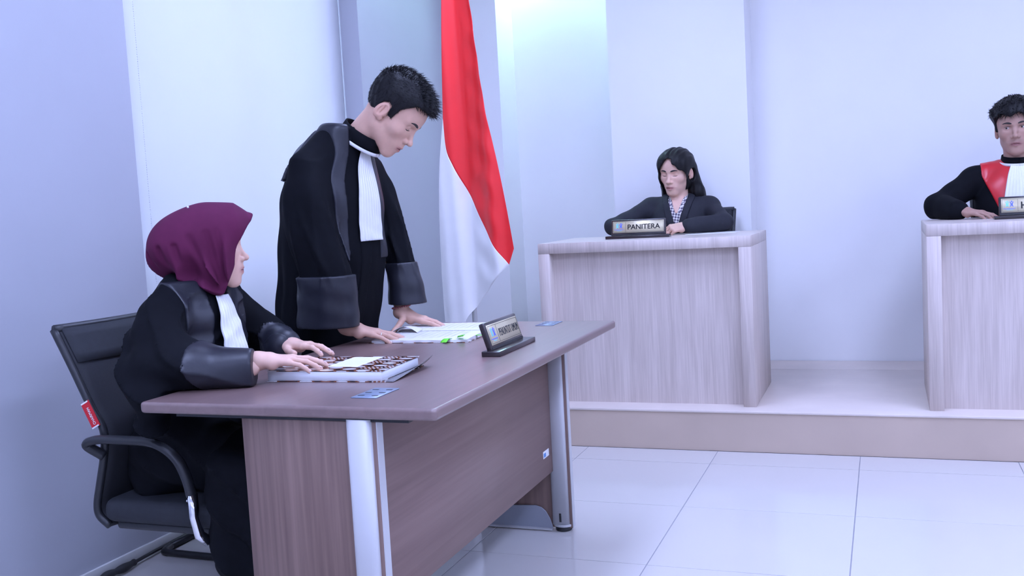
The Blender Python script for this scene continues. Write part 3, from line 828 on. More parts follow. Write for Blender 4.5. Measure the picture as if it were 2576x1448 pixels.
# ---- head in its own frame: x forward, y left, z up, origin between the ears
def head_sdf(q, p):
    sc = p.get('s', 1.0); q = q / sc; ya = np.abs(q[:, 1]); m = np.c_[q[:, 0], ya, q[:, 2]]
    w = p.get('w', 1.0)
    if w != 1.0: m[:, 1] = m[:, 1] / w
    d = ell(m, (-.008, 0, .045), (.095, .077, .087))
    d = smin(d, ell(m, (.034, 0, .052), (.057, .061, .060)), .03)
    d = smin(d, ell(m, (.032, 0, -.018), (.060, .060, .072)), .03)
    jw = p.get('jaw', .040)
    d = smin(d, cone(m, (.002, jw, -.046), (.068, .015, -.086), .018, .015), .03)
    d = smin(d, ell(m, (.074, 0, -.088), (.020, .022, .0185)), .018)
    d = smin(d, ell(m, (.066, 0, -.050), (.034, .034, .030)), .022)
    d = smin(d, ell(m, (.053, .041, -.008), (.024, .023, .022)), .02)
    d = smin(d, cone(m, (.080, .010, .036), (.066, .046, .037), .010, .009), .014)
    # eye socket
    d = smax(d, -ell(m, (.096, .031, .019), (.020, .019, .0115)), .014)
    # nose
    d = smin(d, cone(m, (.083, 0, .024), (.106, 0, -.013), .0065, .0082), .010)
    d = smin(d, ell(m, (.1085, 0, -.0180), (.0115, .011, .0098)), .006)
    d = smin(d, ell(m, (.0945, .0125, -.0225), (.0105, .0075, .0080)), .005)
    d = smax(d, -ell(m, (.099, .0062, -.0315), (.0055, .0032, .0045)), .003)
    d = smin(d, cone(m, (.094, 0, -.031), (.0935, 0, -.041), .0065, .0055), .010)
    # lids
    lid = np.linalg.norm(m - V3(.0705, .0315, .0195), axis=1) - .0128
    if p.get('open'):
        op = p['open']
        slit = ell(m, (.084, .0315, .0190), (.010, .0135, op))
        lid = smax(lid, -slit, .0012)
    d = smin(d, lid, .004)
    # lips
    d = smin(d, cone(m, (.0990, 0.0035, -.0472), (.0815, .0245, -.0535), .0055, .0026), .004)
    d = smin(d, cone(m, (.0960, 0, -.0612), (.0815, .0225, -.0555), .0070, .0030), .005)
    op = p.get('mouth', .0017)
    d = smax(d, -cone(m, (.1045, 0, -.0540), (.0855, .0255, -.0545), op, op * .7), .002)
    # ear
    if p.get('ears', True):
        a = math.radians(14)
        Re = np.array([[math.cos(a), 0, math.sin(a)], [0, 1, 0], [-math.sin(a), 0, math.cos(a)]])
        e = ell(m, (-.012, .078, .004), (.0195, .0085, .0315), Re)
        e = smax(e, -ell(m, (-.008, .0862, .006), (.0125, .0088, .0215), Re), .0025)
        e = smin(e, cone(m, (-.014, .0800, .018), (-.013, .0785, -.006), .0035, .003), .003)
        e = smin(e, ell(m, (-.001, .074, -.018), (.008, .006, .010)), .006)
        e = smin(e, ell(m, (.004, .073, .000), (.005, .006, .008)), .004)
        d = smin(d, e, .005)
    return d * sc
def head_col(q, base, p):
    q = q / p.get('s', 1.0)
    ya = np.abs(q[:, 1])
    c = np.repeat(np.array(base)[None], len(q), 0)
    lip = np.exp(-((q[:, 2] + .0545) / .0085) ** 4) * np.exp(-(ya / .0240) ** 4) * sstep(.082, .090, q[:, 0])
    c = c * (1 - lip[:, None]) + np.array(p.get('lip', (base[0] * .70, base[1] * .46, base[2] * .52))) * lip[:, None]
    red = np.exp(-(((q[:, 2] + .015) / .02) ** 2 + ((ya - .042) / .018) ** 2)) * sstep(.04, .07, q[:, 0]) * .25 + sstep(.068, .085, ya) * .25
    c = c * (1 - red[:, None] * np.array((.0, .22, .18)))
    if p.get('stub'):
        s = np.exp(-(((q[:, 2] + .040) / .006) ** 2)) * np.exp(-(ya / .028) ** 4) * sstep(.08, .09, q[:, 0]) * p['stub']
        c = c * (1 - s[:, None])
    return c
def face_bits(person, R, t, p, sdf, brow_m, lash_m, brow_lift=0.0):
    """eyebrows, lash lines and (for open eyes) eyeballs, laid on the face surface"""
    def onface(Y, Z):
        O = np.c_[np.full(len(Y), .16), Y, Z]
        return trace(lambda q: sdf(q), O, (-1, 0, 0), 60, .2)
    sc = p.get('s', 1.0)
    def onface(Y, Z):
        O = np.c_[np.full(len(Y), .16), Y, Z] * sc
        return trace(lambda q: sdf(q), O, (-1, 0, 0), 60, .2)
    for s in (-1, 1):
        n = 10
        u = np.linspace(0, 1, n); Y = s * (.013 + .037 * u); Z = .0375 + .0065 * np.sin(u * 2.4) - .003 * u + brow_lift
        pts = onface(Y, Z)
        wd = .0048 * np.minimum(1, .45 + 2.2 * u) * (1 - .65 * u ** 2)
        bm = bmesh.new(); add_tube(bm, [tuple(x) for x in (pts @ R.T + t)], list(wd), 8, .45, tuple(R @ V3(1, 0, 0)))
        finish('eyebrow', bm_mesh(bm), brow_m, person, True)
        Y = s * (.0315 + .0135 * np.linspace(-1, 1, n)); zz = p.get('lash_z', .0115)
        Z = zz + (p.get('lash_c', -.002)) * (1 - np.linspace(-1, 1, n) ** 2)
        pts = onface(Y, Z)
        bm = bmesh.new(); add_tube(bm, [tuple(x) for x in (pts @ R.T + t)], [.0004 + .0011 * math.sin(math.pi * (.12 + .8 * k / (n - 1))) for k in range(n)], 6)
        finish('eyelash_line', bm_mesh(bm), lash_m, person, True)
        if s == 1:
            u = np.linspace(-1, 1, 15)
            pts = onface(u * .0225, -.0542 - .0012 * np.cos(u * 3.1) * (1 - u * u) - .0006 * u * u)
            bm = bmesh.new(); add_tube(bm, [tuple(x) for x in (pts @ R.T + t)], [.0004 + .0010 * math.sin(math.pi * (.08 + .84 * k / 14)) for k in range(15)], 6)
            finish('mouth_line', bm_mesh(bm), M_lipline, person, True)
        if p.get('open'):
            bm = bmesh.new(); bmesh.ops.create_uvsphere(bm, u_segments=20, v_segments=14, radius=.0117 * sc, matrix=Matrix.Translation(R @ V3(.0705, s * .0315, .0195) * sc + t))
            ey = finish('eyeball', bm_mesh(bm), M_eye, person, True)
            g = np.array(p.get('gaze', (1, 0, 0)), float); g /= np.linalg.norm(g)
            c = R @ (V3(.0705, s * .0315, .0195) + g * .0085) * sc + t
            gz = Vector(R @ g).to_track_quat('Z', 'Y').to_matrix().to_4x4()
            bm = bmesh.new(); bmesh.ops.create_uvsphere(bm, u_segments=16, v_segments=10, radius=1, matrix=Matrix.Translation(c) @ gz @ Matrix.Diagonal((.0058, .0058, .0038, 1)))
            finish('iris', bm_mesh(bm), M_iris, ey, True)

# ---- hands
FING = {'index': (.092, .0275, (.042, .025, .020), .0088), 'middle': (.094, .0085, (.046, .029, .021), .0090), 'ring': (.089, -.0105, (.043, .027, .020), .0085), 'little': (.081, -.0285, (.034, .020, .018), .0075)}
def hand(W, fdir, nrm, right, pose, scale=1.0, spread=1.0, thumb=None):
    """returns sdf function plus nail list; pose: dict finger->(mcp,pip,dip) degrees of bend towards the palm"""
    W = np.array(W, float); f = np.array(fdir, float); f /= np.linalg.norm(f)
    n = np.array(nrm, float); n -= f * (n @ f); n /= np.linalg.norm(n)
    lat = np.cross(n, f) * (1 if right else -1)   # towards the thumb
    segs = []; palm = []; nails = []
    for k, (a, b, L, r) in FING.items():
        K = W + (f * a + lat * b - n * (.004 if k in ('index', 'little') else 0)) * scale
        palm.append((W + (f * .012 + lat * b * .62) * scale, K, .0125 * scale, (r + .0022) * scale))
        sp = math.radians({'index': 5, 'middle': 1, 'ring': -4, 'little': -10}[k]) * spread
        d0 = f * math.cos(sp) + lat * math.sin(sp)
        ang = 0; p = K; ch = []
        for j, (bend, l) in enumerate(zip(pose.get(k, pose['all']), L)):
            ang += math.radians(bend)
            dd = d0 * math.cos(ang) - n * math.sin(ang)
            q = p + dd * l * scale
            ch.append((p, q, r * (1 - .09 * j) * scale, r * (1 - .09 * (j + 1)) * scale)); p = q
            nn = n * math.cos(ang) + d0 * math.sin(ang)
        segs.append(ch); nails.append((p - dd * .006 * scale + nn * r * .66 * scale, dd, nn, r * .72 * scale))
    th = thumb or dict(out=42, down=20, bend=(12, 14))
    o, dn = math.radians(th['out']), math.radians(th['down'])
    B0 = W + (f * .018 + lat * .020 - n * .006) * scale
    dd = (f * math.cos(o) + lat * math.sin(o)) * math.cos(dn) - n * math.sin(dn)
    side = np.cross(n, dd); side /= np.linalg.norm(side) + 1e-9
    p = B0; ch = []
    inward = (f - dd * (f @ dd)); inward /= np.linalg.norm(inward) + 1e-9
    for j, (l, r, bnd) in enumerate(zip((.045, .034, .027), (.0125, .0102, .0095), (0,) + tuple(th['bend']))):
        b_ = math.radians(bnd); dd = dd * math.cos(b_) + inward * math.sin(b_); dd /= np.linalg.norm(dd)
        inward = inward - dd * (inward @ dd); inward /= np.linalg.norm(inward) + 1e-9
        q = p + dd * l * scale; ch.append((p, q, r * scale, r * .88 * scale)); p = q
    segs.append(ch)
    nn = n - dd * (n @ dd); nn /= np.linalg.norm(nn)
    nails.append((p - dd * .007 * scale + nn * .0062 * scale, dd, nn, .0072 * scale))
    pads = [(W + (f * .045 + lat * .018 - n * .010) * scale, .017 * scale), (W + (f * .040 - lat * .020 - n * .009) * scale, .016 * scale)]
    def fn(P):
        d = None
        for s in palm:
            e = cone(P, *s); d = e if d is None else smin(d, e, .012 * scale)
        d = smin(d, cone(P, W - f * .01 * scale, W + f * .03 * scale, .023 * scale, .026 * scale) + .004, .014 * scale)
        for c, r in pads: d = smin(d, np.linalg.norm(P - c, axis=1) - r, .012 * scale)
        fd = None
        for i, ch in enumerate(segs):
            e = None
            for s in ch:
                g = cone(P, *s); e = g if e is None else smin(e, g, .003 * scale)
            fd = (i, e) if fd is None else (i, smin(fd[1], e, .0012 * scale))
        return smin(d, fd[1], .007 * scale)
    allp = np.array([W] + [s[1] for ch in segs for s in ch])
    return fn, nails, allp
def add_nails(nails, material, parent):
    for c, d, n, r in nails:
        d = Vector(d).normalized(); n = Vector(n); n = (n - d * n.dot(d)).normalized(); s = d.cross(n)
        M_ = Matrix(((d.x, s.x, n.x, c[0]), (d.y, s.y, n.y, c[1]), (d.z, s.z, n.z, c[2]), (0, 0, 0, 1))) @ Matrix.Diagonal((r * 1.05, r * .82, r * .42, 1))
        bm = bmesh.new(); bmesh.ops.create_uvsphere(bm, u_segments=10, v_segments=6, radius=1, matrix=M_)
        finish('fingernail', bm_mesh(bm), material, parent, True)
def body_mesh(person, parts, material):
    """parts: list of (fn, lo, hi, h, colfn) joined into one body mesh"""
    Vs, Fs, Cs = [], [], []; o = 0
    for fn, lo, hi, h, cf in parts:
        V, F = nets(fn, lo, hi, h); Vs.append(V); Fs.append(F + o); Cs.append(cf(V)); o += len(V)
    return finish('body', np_mesh(np.concatenate(Vs), np.concatenate(Fs), np.concatenate(Cs)), material, person, True)
def bbox(pts, m):
    pts = np.asarray(pts); return pts.min(0) - m, pts.max(0) + m
def strand_mesh(roots, dirs, lens, r, bend=None, seg=3):
    """thin tapered hair blades (4-sided) as vertices / quads"""
    V = []; F = []
    up = V3(0, 0, 1)
    for i, (p, d, l) in enumerate(zip(roots, dirs, lens)):
        a = np.cross(d, up); a /= np.linalg.norm(a) + 1e-9; b = np.cross(d, a)
        o = len(V)
        for s in range(seg + 1):
            t = s / seg; w = r * (1 - t * .93)
            c = p + d * l * t + (bend[i] * l * t * t if bend is not None else 0)
            V += [c + a * w, c + b * w, c - a * w, c - b * w]
        for s in range(seg):
            for k in range(4):
                F.append((o + s * 4 + k, o + s * 4 + (k + 1) % 4, o + s * 4 + 4 + (k + 1) % 4, o + s * 4 + 4 + k))
    return np.array(V), np.array(F)

M_eye = mat('eye_white', (0.50, 0.47, 0.45), 0.2, noise=0.02)
M_iris = mat('iris_dark_brown', (0.02, 0.012, 0.01), 0.1, noise=0.1)
M_hair = mat('black_hair', (0.006, 0.0055, 0.007), 0.48, noise=0.3, nscale=120, bump=0.3, bscale=500, spec=0.26)
M_brow = mat('eyebrow_hair', (0.035, 0.026, 0.026), 0.7, noise=0.3, nscale=300)
M_lash = mat('lash_dark', (0.02, 0.014, 0.014), 0.6, noise=0.1)
M_lipline = mat('lip_line', (0.16, 0.06, 0.06), 0.6, noise=0.05)
M_robe = mat('robe_black_wool', (0.0042, 0.0048, 0.0072), 0.8, noise=0.15, nscale=40, bump=0.12, bscale=900, spec=0.12)
M_satin = mat('robe_black_satin', (0.016, 0.017, 0.025), 0.40, noise=0.12, nscale=18, bump=0.35, bscale=40, spec=0.42)
M_bib = mat('jabot_white_cotton', (0.80, 0.80, 0.81), 0.8, noise=0.02, bump=0.08, bscale=700)
SK1 = (0.70, 0.415, 0.31); SK2 = (0.78, 0.49, 0.38); SK3 = (0.46, 0.27, 0.21)
M_skin = mat('skin', SK1, 0.5, attr='Col', noise=0.03, nscale=60, bump=0.03, bscale=500, spec=0.35, sss=0.12)
M_nail = mat('fingernail', (0.66, 0.46, 0.42), 0.3, noise=0.02)
def skin_fn(base): return lambda V: np.repeat(np.array(base)[None], len(V), 0) * (1 - .10 * np.exp(-((V[:, 2] - .0) / 9) ** 2))[:, None]
def jabot(person, fn, rows, dirv, nu=56, nv=40, pleats=9, amp=.0035, off=.006, extra=None):
    """pleated bib: rows list of (left point, right point); dropped on to the robe surface along dirv"""
    A = spline([r[0] for r in rows], 10); Bq = spline([r[1] for r in rows], 10)
    vi = np.linspace(0, len(A) - 1, nv + 1)
    pts = []
    for v in vi:
        i = min(int(v), len(A) - 2); f = v - i
        a = A[i] * (1 - f) + A[i + 1] * f; b = Bq[i] * (1 - f) + Bq[i + 1] * f
        for u in range(nu + 1): pts.append(a + (b - a) * u / nu)
    pts = np.array(pts); dv = np.array(dirv, float); dv /= np.linalg.norm(dv)
    hit = trace(fn, pts - dv * .25, dv, 60, .5)
    depth = (hit - pts) @ dv
    # smooth the drop so that the cloth hangs instead of clinging
    dep = depth.reshape(nv + 1, nu + 1)
    for _ in range(12):
        dep[1:-1] = np.minimum(dep[1:-1], .5 * dep[1:-1] + .25 * (dep[:-2] + dep[2:]))
        dep[:, 1:-1] = .5 * dep[:, 1:-1] + .25 * (dep[:, :-2] + dep[:, 2:])
    u = np.tile(np.linspace(0, 1, nu + 1), nv + 1); v = np.repeat(np.linspace(0, 1, nv + 1), nu + 1)
    ph = (u * pleats) % 1.0
    pl = np.where(ph < .8, ph / .8, (1 - ph) / .2) * amp * (.5 + .5 * np.minimum(1, v * 3)) + .0012 * np.sin(v * 26 + u * 5) * v
    out = pts + dv * (dep.ravel() - off - pl)[:, None]
    if extra is not None: out = extra(out, u, v)
    F = np.array([(j * (nu + 1) + i, j * (nu + 1) + i + 1, (j + 1) * (nu + 1) + i + 1, (j + 1) * (nu + 1) + i) for j in range(nv) for i in range(nu)])
    o = finish('jabot', np_mesh(out, F), M_bib, person, True)
    md = o.modifiers.new('solid', 'SOLIDIFY'); md.thickness = .0016
    return o
def ring_band(name, c, axis, fwd, r_f, r_s, h, thick, material, parent, r_top=1.0, n=40, gap=None):
    """upright band round a neck"""
    c = Vector(c); ax = Vector(axis).normalized(); f = Vector(fwd); f = (f - ax * f.dot(ax)).normalized(); s = ax.cross(f)
    verts = []; faces = []
    for k in range(n + 1):
        a = 2 * math.pi * k / n
        if gap: a = gap + (2 * math.pi - 2 * gap) * k / n
        for (rr, hh) in ((1, 0), (1 - (1 - r_top) * .5, h * .5), (r_top, h)):
            verts.append(c + f * (math.cos(a) * r_f * rr) + s * (math.sin(a) * r_s * rr) + ax * hh)
    for k in range(n):
        for j in range(2):
            faces.append((k * 3 + j, (k + 1) * 3 + j, (k + 1) * 3 + j + 1, k * 3 + j + 1))
    me = D.meshes.new(name); me.from_pydata([tuple(v) for v in verts], [], faces); me.update()
    o = finish(name, me, material, parent, True)
    md = o.modifiers.new('solid', 'SOLIDIFY'); md.thickness = thick; md.offset = 0
    return o
# ------------------------------------------------------------------ standing man leaning on the desk
man = thing('person', 'standing man in black robe with white jabot, head bowed, both hands on desk', 'person', (-1.86, 3.0, 0))
mR, mT = frame_np((-1.822, 3.0, 0), -18)
def man_local(P): return (P - mT) @ mR
hR, hT = frame_np((-1.570, 3.020, 1.507), 12, 49, 0)
HP = dict(s=1.06, jaw=.042, mouth=.0024, lash_z=.0125, lash_c=-.0025, w=1.0)
def head_neck(P, R, t, p, neck):
    d = head_sdf((P - t) @ R, p)
    return smin(d, cone(P, neck[0], neck[1], neck[2], neck[3]), .025)
man_neck = (hT + hR @ V3(-.022, 0, -.035), V3(-1.725, 3.0, 1.405), .056, .050)
# robe
M_TAB = [(.10, -.03, 0, .165, .25), (.45, -.045, 0, .140, .22), (.74, -.048, 0, .130, .200), (.85, -.030, 0, .145, .198), (1.0, .0, 0, .160, .195), (1.15, .012, 0, .155, .190), (1.26, .020, 0, .145, .180), (1.35, .036, 0, .120, .145), (1.43, .075, 0, .085, .090), (1.475, .10, 0, .06, .065)]
def man_fold(th, z):
    g = sstep(1.25, .85, z)
    return g * (0.0045 * np.sin(9 * th + 1.0 + 1.5 * z) + 0.003 * np.sin(16 * th + 4 * z))
RS_TAB = [(.815, -1.737, 2.800, .097, .058), (.90, -1.733, 2.800, .094, .060), (.985, -1.733, 2.797, .092, .063), (1.08, -1.757, 2.793, .088, .066), (1.18, -1.778, 2.800, .082, .069), (1.27, -1.792, 2.815, .072, .066), (1.36, -1.79, 2.85, .05, .05)]
LS_TAB = [(.845, -1.645, 3.205, .060, .060), (.92, -1.648, 3.205, .055, .056), (.995, -1.660, 3.203, .048, .053), (1.10, -1.688, 3.20, .052, .055), (1.20, -1.712, 3.19, .058, .058), (1.29, -1.735, 3.175, .060, .060), (1.36, -1.75, 3.14, .05, .05)]
def fold_sl(th, z):
    g = sstep(1.3, 1.1, z) * sstep(.93, 1.02, z)
    r = 1 - np.abs(np.sin(2.5 * th + 5.5 * z + .4)); r2 = 1 - np.abs(np.sin(3.5 * th - 6 * z + 1.1))
    return g * (.011 * r ** 2 + .009 * r2 ** 2 - .006) + .0025 * np.sin(4 * th + 9 * z)
def man_sleeves(P):
    d = None
    for T, sg in ((RS_TAB, 1), (LS_TAB, -1)):
        e = loft(P, T, 2, 2.4, fold_sl, .004)
        # open mouth of the sleeve
        e = smax(e, -smax(e + .014, P[:, 2] - .90, .01), .004)
        d = e if d is None else np.minimum(d, e)
    return d
def man_robe(P):
    q = man_local(P)
    d = loft(q, M_TAB, 2, 2.2, man_fold, .02)
    d = smin(d, cone(P, (-1.775, 2.945, 1.415), (-1.805, 2.845, 1.345), .052, .056), .05)
    d = smin(d, cone(P, (-1.745, 3.05, 1.41), (-1.74, 3.15, 1.335), .052, .054), .05)
    d = smin(d, ell(q, (-.036, .01, 1.345), (.076, .12, .085)), .06)
    s = man_sleeves(P)
    d = smin(d, s, .022) + .0035 * np.sin(27 * P[:, 0] + 13 * P[:, 2] + 11 * P[:, 1]) * np.sin(17 * P[:, 2] - 15 * P[:, 1] + .7)
    # front opening crease
    return d
sdf_obj('robe', man_robe, (-2.12, 2.66, .08), (-1.50, 3.34, 1.52), .0058, M_robe, man)
def man_cuffs(P):
    s = man_sleeves(P)
    d = np.minimum(loft(P, RS_TAB, 2, 2.4, fold_sl, .003), loft(P, LS_TAB, 2, 2.4, fold_sl, .003)) + .0016 * np.sin(55 * P[:, 0] + 38 * P[:, 2]) * np.sin(47 * P[:, 2] - 30 * P[:, 0])
    sh = smax(d - .0080, -(d + .010), .002)
    return smax(sh, np.maximum(P[:, 2] - np.where(P[:, 1] > 3.0, .995, .982), np.where(P[:, 1] > 3.0, .842, .809) - P[:, 2]), .0015)
for nm, ylo, yhi in (('cuff', 2.70, 2.90), ('cuff', 3.10, 3.32)):
    sdf_obj(nm, man_cuffs, (-1.90, ylo, .78), (-1.53, yhi, 1.02), .0045, M_satin, man)
def man_yoke(P):
    q = man_local(P); d = man_robe(P)
    wv = .004 * np.sin(28 * q[:, 1] + 10 * q[:, 2]) + .003 * np.sin(60 * q[:, 1])
    reg = np.maximum(q[:, 0] - (.028 - .42 * np.maximum(0, np.abs(q[:, 1]) - .06)), 1.295 + .05 * np.abs(q[:, 1]) - q[:, 2])
    return smax(smax(d - .009 - wv, -(d + .012), .002), reg, .003)
sdf_obj('satin_yoke', man_yoke, (-2.10, 2.66, 1.24), (-1.60, 3.34, 1.52), .005, M_satin, man)
def man_lapel(P):
    q = man_local(P); d = man_robe(P)
    yc = .066 + .032 * sstep(1.40, 1.28, q[:, 2])
    reg = np.maximum(np.abs(np.abs(q[:, 1] - .012) - yc) - .026, np.maximum(q[:, 0] * -1 - .015, np.maximum(1.02 - q[:, 2], q[:, 2] - 1.50)))
    wv = .0022 * np.sin(40 * q[:, 2] + 30 * q[:, 1])
    return smax(smax(d - .005 - wv, -(d + .014), .002), reg, .003)
sdf_obj('satin_lapel', man_lapel, (-1.90, 2.75, .98), (-1.50, 3.25, 1.53), .005, M_satin, man)
def man_front(P):
    q = man_local(P); d = man_robe(P)
    reg = np.maximum(np.abs(q[:, 1] - .006) - .026, np.maximum(-q[:, 0], np.maximum(.765 - q[:, 2], q[:, 2] - 1.12)))
    return smax(smax(d - .004, -(d + .014), .002), reg, .003)
sdf_obj('front_placket', man_front, (-1.85, 2.85, .72), (-1.50, 3.15, 1.14), .0055, M_robe, man)
mf = mR @ V3(1, 0, 0); ml = mR @ V3(0, 1, 0)
def mp(x, y, z): return mR @ V3(x, y, z) + mT
jabot(man, man_robe, [(mp(.2, .066, 1.402), mp(.2, .020, 1.402)), (mp(.2, .078, 1.33), mp(.2, -.002, 1.33)), (mp(.2, .090, 1.22), mp(.2, -.018, 1.22)), (mp(.2, .096, 1.14), mp(.2, -.022, 1.14)), (mp(.2, .096, 1.085), mp(.2, -.022, 1.085))], -mf, off=.008)
nax = (hT - V3(-1.72, 3.0, 1.40)); nax /= np.linalg.norm(nax)
cax = V3(.60, 0.0, .80)
ring_band('stand_collar', (-1.690, 3.003, 1.425), cax, (1, -.1, -.7), .080, .068, .047, .006, M_robe, man, r_top=.93)
ring_band('white_neckband', (-1.693, 3.003, 1.421), cax, (1, -.1, -.7), .087, .075, .011, .004, M_bib, man)
# body: head, neck, hidden trunk, forearms and hands
hand_r, nails_r, pr = hand((-1.688, 2.842, .800), (.93, .37, -.20), (.20, 0, 1), True, dict(all=(4, 10, 6), index=(2, 8, 6), middle=(3, 9, 6), ring=(6, 10, 6), little=(8, 12, 6)), 1.06, 1.0, dict(out=48, down=12, bend=(5, 8)))
hand_l, nails_l, pl_ = hand((-1.665, 3.190, .806), (.97, .10, -.24), (.24, 0, 1), False, dict(all=(2, 10, 6), index=(0, 8, 5), ring=(5, 11, 6), little=(8, 12, 6)), 1.0, 1.3, dict(out=88, down=30, bend=(-8, 4)))
def man_trunk(P):
    q = man_local(P)
    d = loft(q, [(.02, -.06, 0, .05, .10), (.45, -.05, 0, .08, .14), (.8, -.04, 0, .10, .16), (1.1, -.01, 0, .085, .13), (1.32, .02, 0, .055, .09), (1.42, .06, 0, .055, .055)])
    for a, b, c in (((-1.80, 2.87, 1.29), (-1.765, 2.80, 1.06), (-1.695, 2.84, .815)), ((-1.755, 3.12, 1.29), (-1.70, 3.195, 1.08), (-1.664, 3.19, .825))):
        d = smin(d, cone(P, a, b, .036, .033), .02); d = smin(d, cone(P, b, c, .033, .026), .02)
    for s in (-1, 1):
        d = smin(d, cone(q, (-.06, s * .09, .08), (.10, s * .10, .035), .045, .035), .03)
    return d
def man_arm(a, b, hf): return lambda P: smin(hf(P), cone(P, a, b, .036, .0255), .02)
lo_r, hi_r = bbox(pr, .035); hi_r[2] += .08; lo_r[0] -= .06
lo_l, hi_l = bbox(pl_, .035); hi_l[2] += .10; lo_l[0] -= .03
body_mesh(man, [
    (lambda P: head_neck(P, hR, hT, HP, man_neck), hT - .20, hT + .17, .0021, lambda V: head_col((V - hT) @ hR, SK1, HP)),
    (man_arm((-1.775, 2.812, .95), (-1.688, 2.842, .806), hand_r), lo_r, hi_r, .0020, skin_fn(SK1)),
    (man_arm((-1.665, 3.195, .98), (-1.664, 3.190, .82), hand_l), lo_l, hi_l, .0022, skin_fn(SK1)),
    (man_trunk, (-2.1, 2.6, 0.005), (-1.4, 3.4, 1.45), .016, skin_fn(SK1))], M_skin)
add_nails(nails_r + nails_l, M_nail, man)
face_bits(man, hR, hT, HP, lambda q: head_sdf(q, HP), M_brow, M_lash)
# silver ring and beaded bracelet
def torus(name, c, axis, r, tube_r, material, parent, n=24, bead=0.0):
    c = Vector(c); ax = Vector(axis).normalized(); a = ax.orthogonal().normalized(); b = ax.cross(a)
    bm = bmesh.new()
    if bead:
        for k in range(n):
            an = 2 * math.pi * k / n
            bmesh.ops.create_icosphere(bm, subdivisions=1, radius=bead, matrix=Matrix.Translation(c + (a * math.cos(an) + b * math.sin(an)) * r))
    else:
        rings = []
        for k in range(n):
            an = 2 * math.pi * k / n; o = a * math.cos(an) + b * math.sin(an)
            rings.append([bm.verts.new(c + o * (r + tube_r * math.cos(j * math.pi / 3)) + ax * tube_r * 1.6 * math.sin(j * math.pi / 3)) for j in range(6)])
        for k in range(n):
            for j in range(6): bm.faces.new((rings[k][j], rings[(k + 1) % n][j], rings[(k + 1) % n][(j + 1) % 6], rings[k][(j + 1) % 6]))
        bmesh.ops.recalc_face_normals(bm, faces=bm.faces)
    return finish(name, bm_mesh(bm), material, parent, True)
rk = np.array([-1.688, 2.842, .800]); rf = V3(.93, .37, -.20); rf /= np.linalg.norm(rf)
torus('finger_ring', pr[7] * .45 + (pr[7] - rf * .043) * .55, rf, .0092, .0011, M_chrome, man)
torus('bead_bracelet', (-1.664, 3.190, .832), (.15, 0, -1), .032, 0, mat('bracelet_beads', srgb(150, 80, 85), 0.3, noise=0.1), man, 26, .0042)
# hair: cropped sides, longer brushed-up top
def hair_line(q):
    return np.interp(q[:, 0], [-.11, -.085, -.055, -.034, -.026, -.010, .006, .012, .026, .032, .046, .060, .080], [-.040, -.046, -.038, -.012, .026, .040, .036, .004, .004, .046, .068, .090, .095])
def man_hair(P):
    q = (P - hT) @ hR / 1.06
    th = .0035 + .016 * sstep(.03, .115, q[:, 2]) + .004 * sstep(-.02, .05, q[:, 2])
    th = th + .0016 * np.sin(220 * q[:, 1] + 60 * q[:, 0]) * np.sin(130 * q[:, 0] + 40 * q[:, 2])
    d = head_sdf(q, dict(ears=False)) - th
    return smax(d, (hair_line(q) - q[:, 2]) * .7, .004) * 1.06
Vh, Fh = nets(man_hair, hT - .15, hT + .17, .003)
qh = (Vh - hT) @ hR
sel = np.where((qh[:, 2] > .085) & (np.abs(qh[:, 1]) < .065))[0]
pick = rng.choice(sel, 1500)
e = .002; d0 = man_hair(Vh[pick])
gr = np.stack([man_hair(Vh[pick] + np.eye(3)[k] * e) - d0 for k in range(3)], 1); gr /= np.linalg.norm(gr, axis=1, keepdims=True)
dl = gr + (hR @ V3(.35, 0, .15)) + rng.normal(0, .28, gr.shape); dl /= np.linalg.norm(dl, axis=1, keepdims=True)
ln = rng.uniform(.008, .020, len(pick)) * (1 + .5 * sstep(.10, .13, qh[pick, 2]))
Vs, Fs = strand_mesh(Vh[pick] - dl * .004, dl, ln, .0011, np.tile(hR @ V3(.25, 0, -.1), (len(pick), 1)))
# short lying hairs over the sides and nape soften the outline
p2 = rng.choice(len(Vh), 5200); d0 = man_hair(Vh[p2])
g2 = np.stack([man_hair(Vh[p2] + np.eye(3)[k] * e) - d0 for k in range(3)], 1); g2 /= np.linalg.norm(g2, axis=1, keepdims=True)
comb = np.where((qh[p2, 2] > .07)[:, None], (hR @ V3(.8, 0, .2))[None], (hR @ V3(.15, 0, -1))[None])
l2 = comb - g2 * (comb * g2).sum(1, keepdims=True); l2 = l2 / (np.linalg.norm(l2, axis=1, keepdims=True) + 1e-6) + g2 * .22 + rng.normal(0, .16, g2.shape)
l2 /= np.linalg.norm(l2, axis=1, keepdims=True)
V4, F4 = strand_mesh(Vh[p2] - g2 * .0008, l2, rng.uniform(.006, .013, len(p2)), .0007, None, 2)
finish('hair', np_mesh(np.concatenate([Vh, Vs, V4]), np.concatenate([Fh, Fs + len(Vh), F4 + len(Vh) + len(Vs)])), M_hair, man, True)
# shoes and trouser legs under the robe
M_shoe = mat('black_leather', (0.012, 0.011, 0.012), 0.3, noise=0.1)
for s in (-1, 1):
    def shoe(P, s=s):
        q = man_local(P)
        d = smin(ell(q, (-.05, s * .10, .05), (.07, .042, .055)), ell(q, (.08, s * .105, .035), (.11, .046, .04)), .04)
        return np.maximum(d, .001 - q[:, 2])
    sdf_obj('shoe', shoe, (-2.15, 2.75, -.01), (-1.5, 3.3, .13), .008, M_shoe, man)
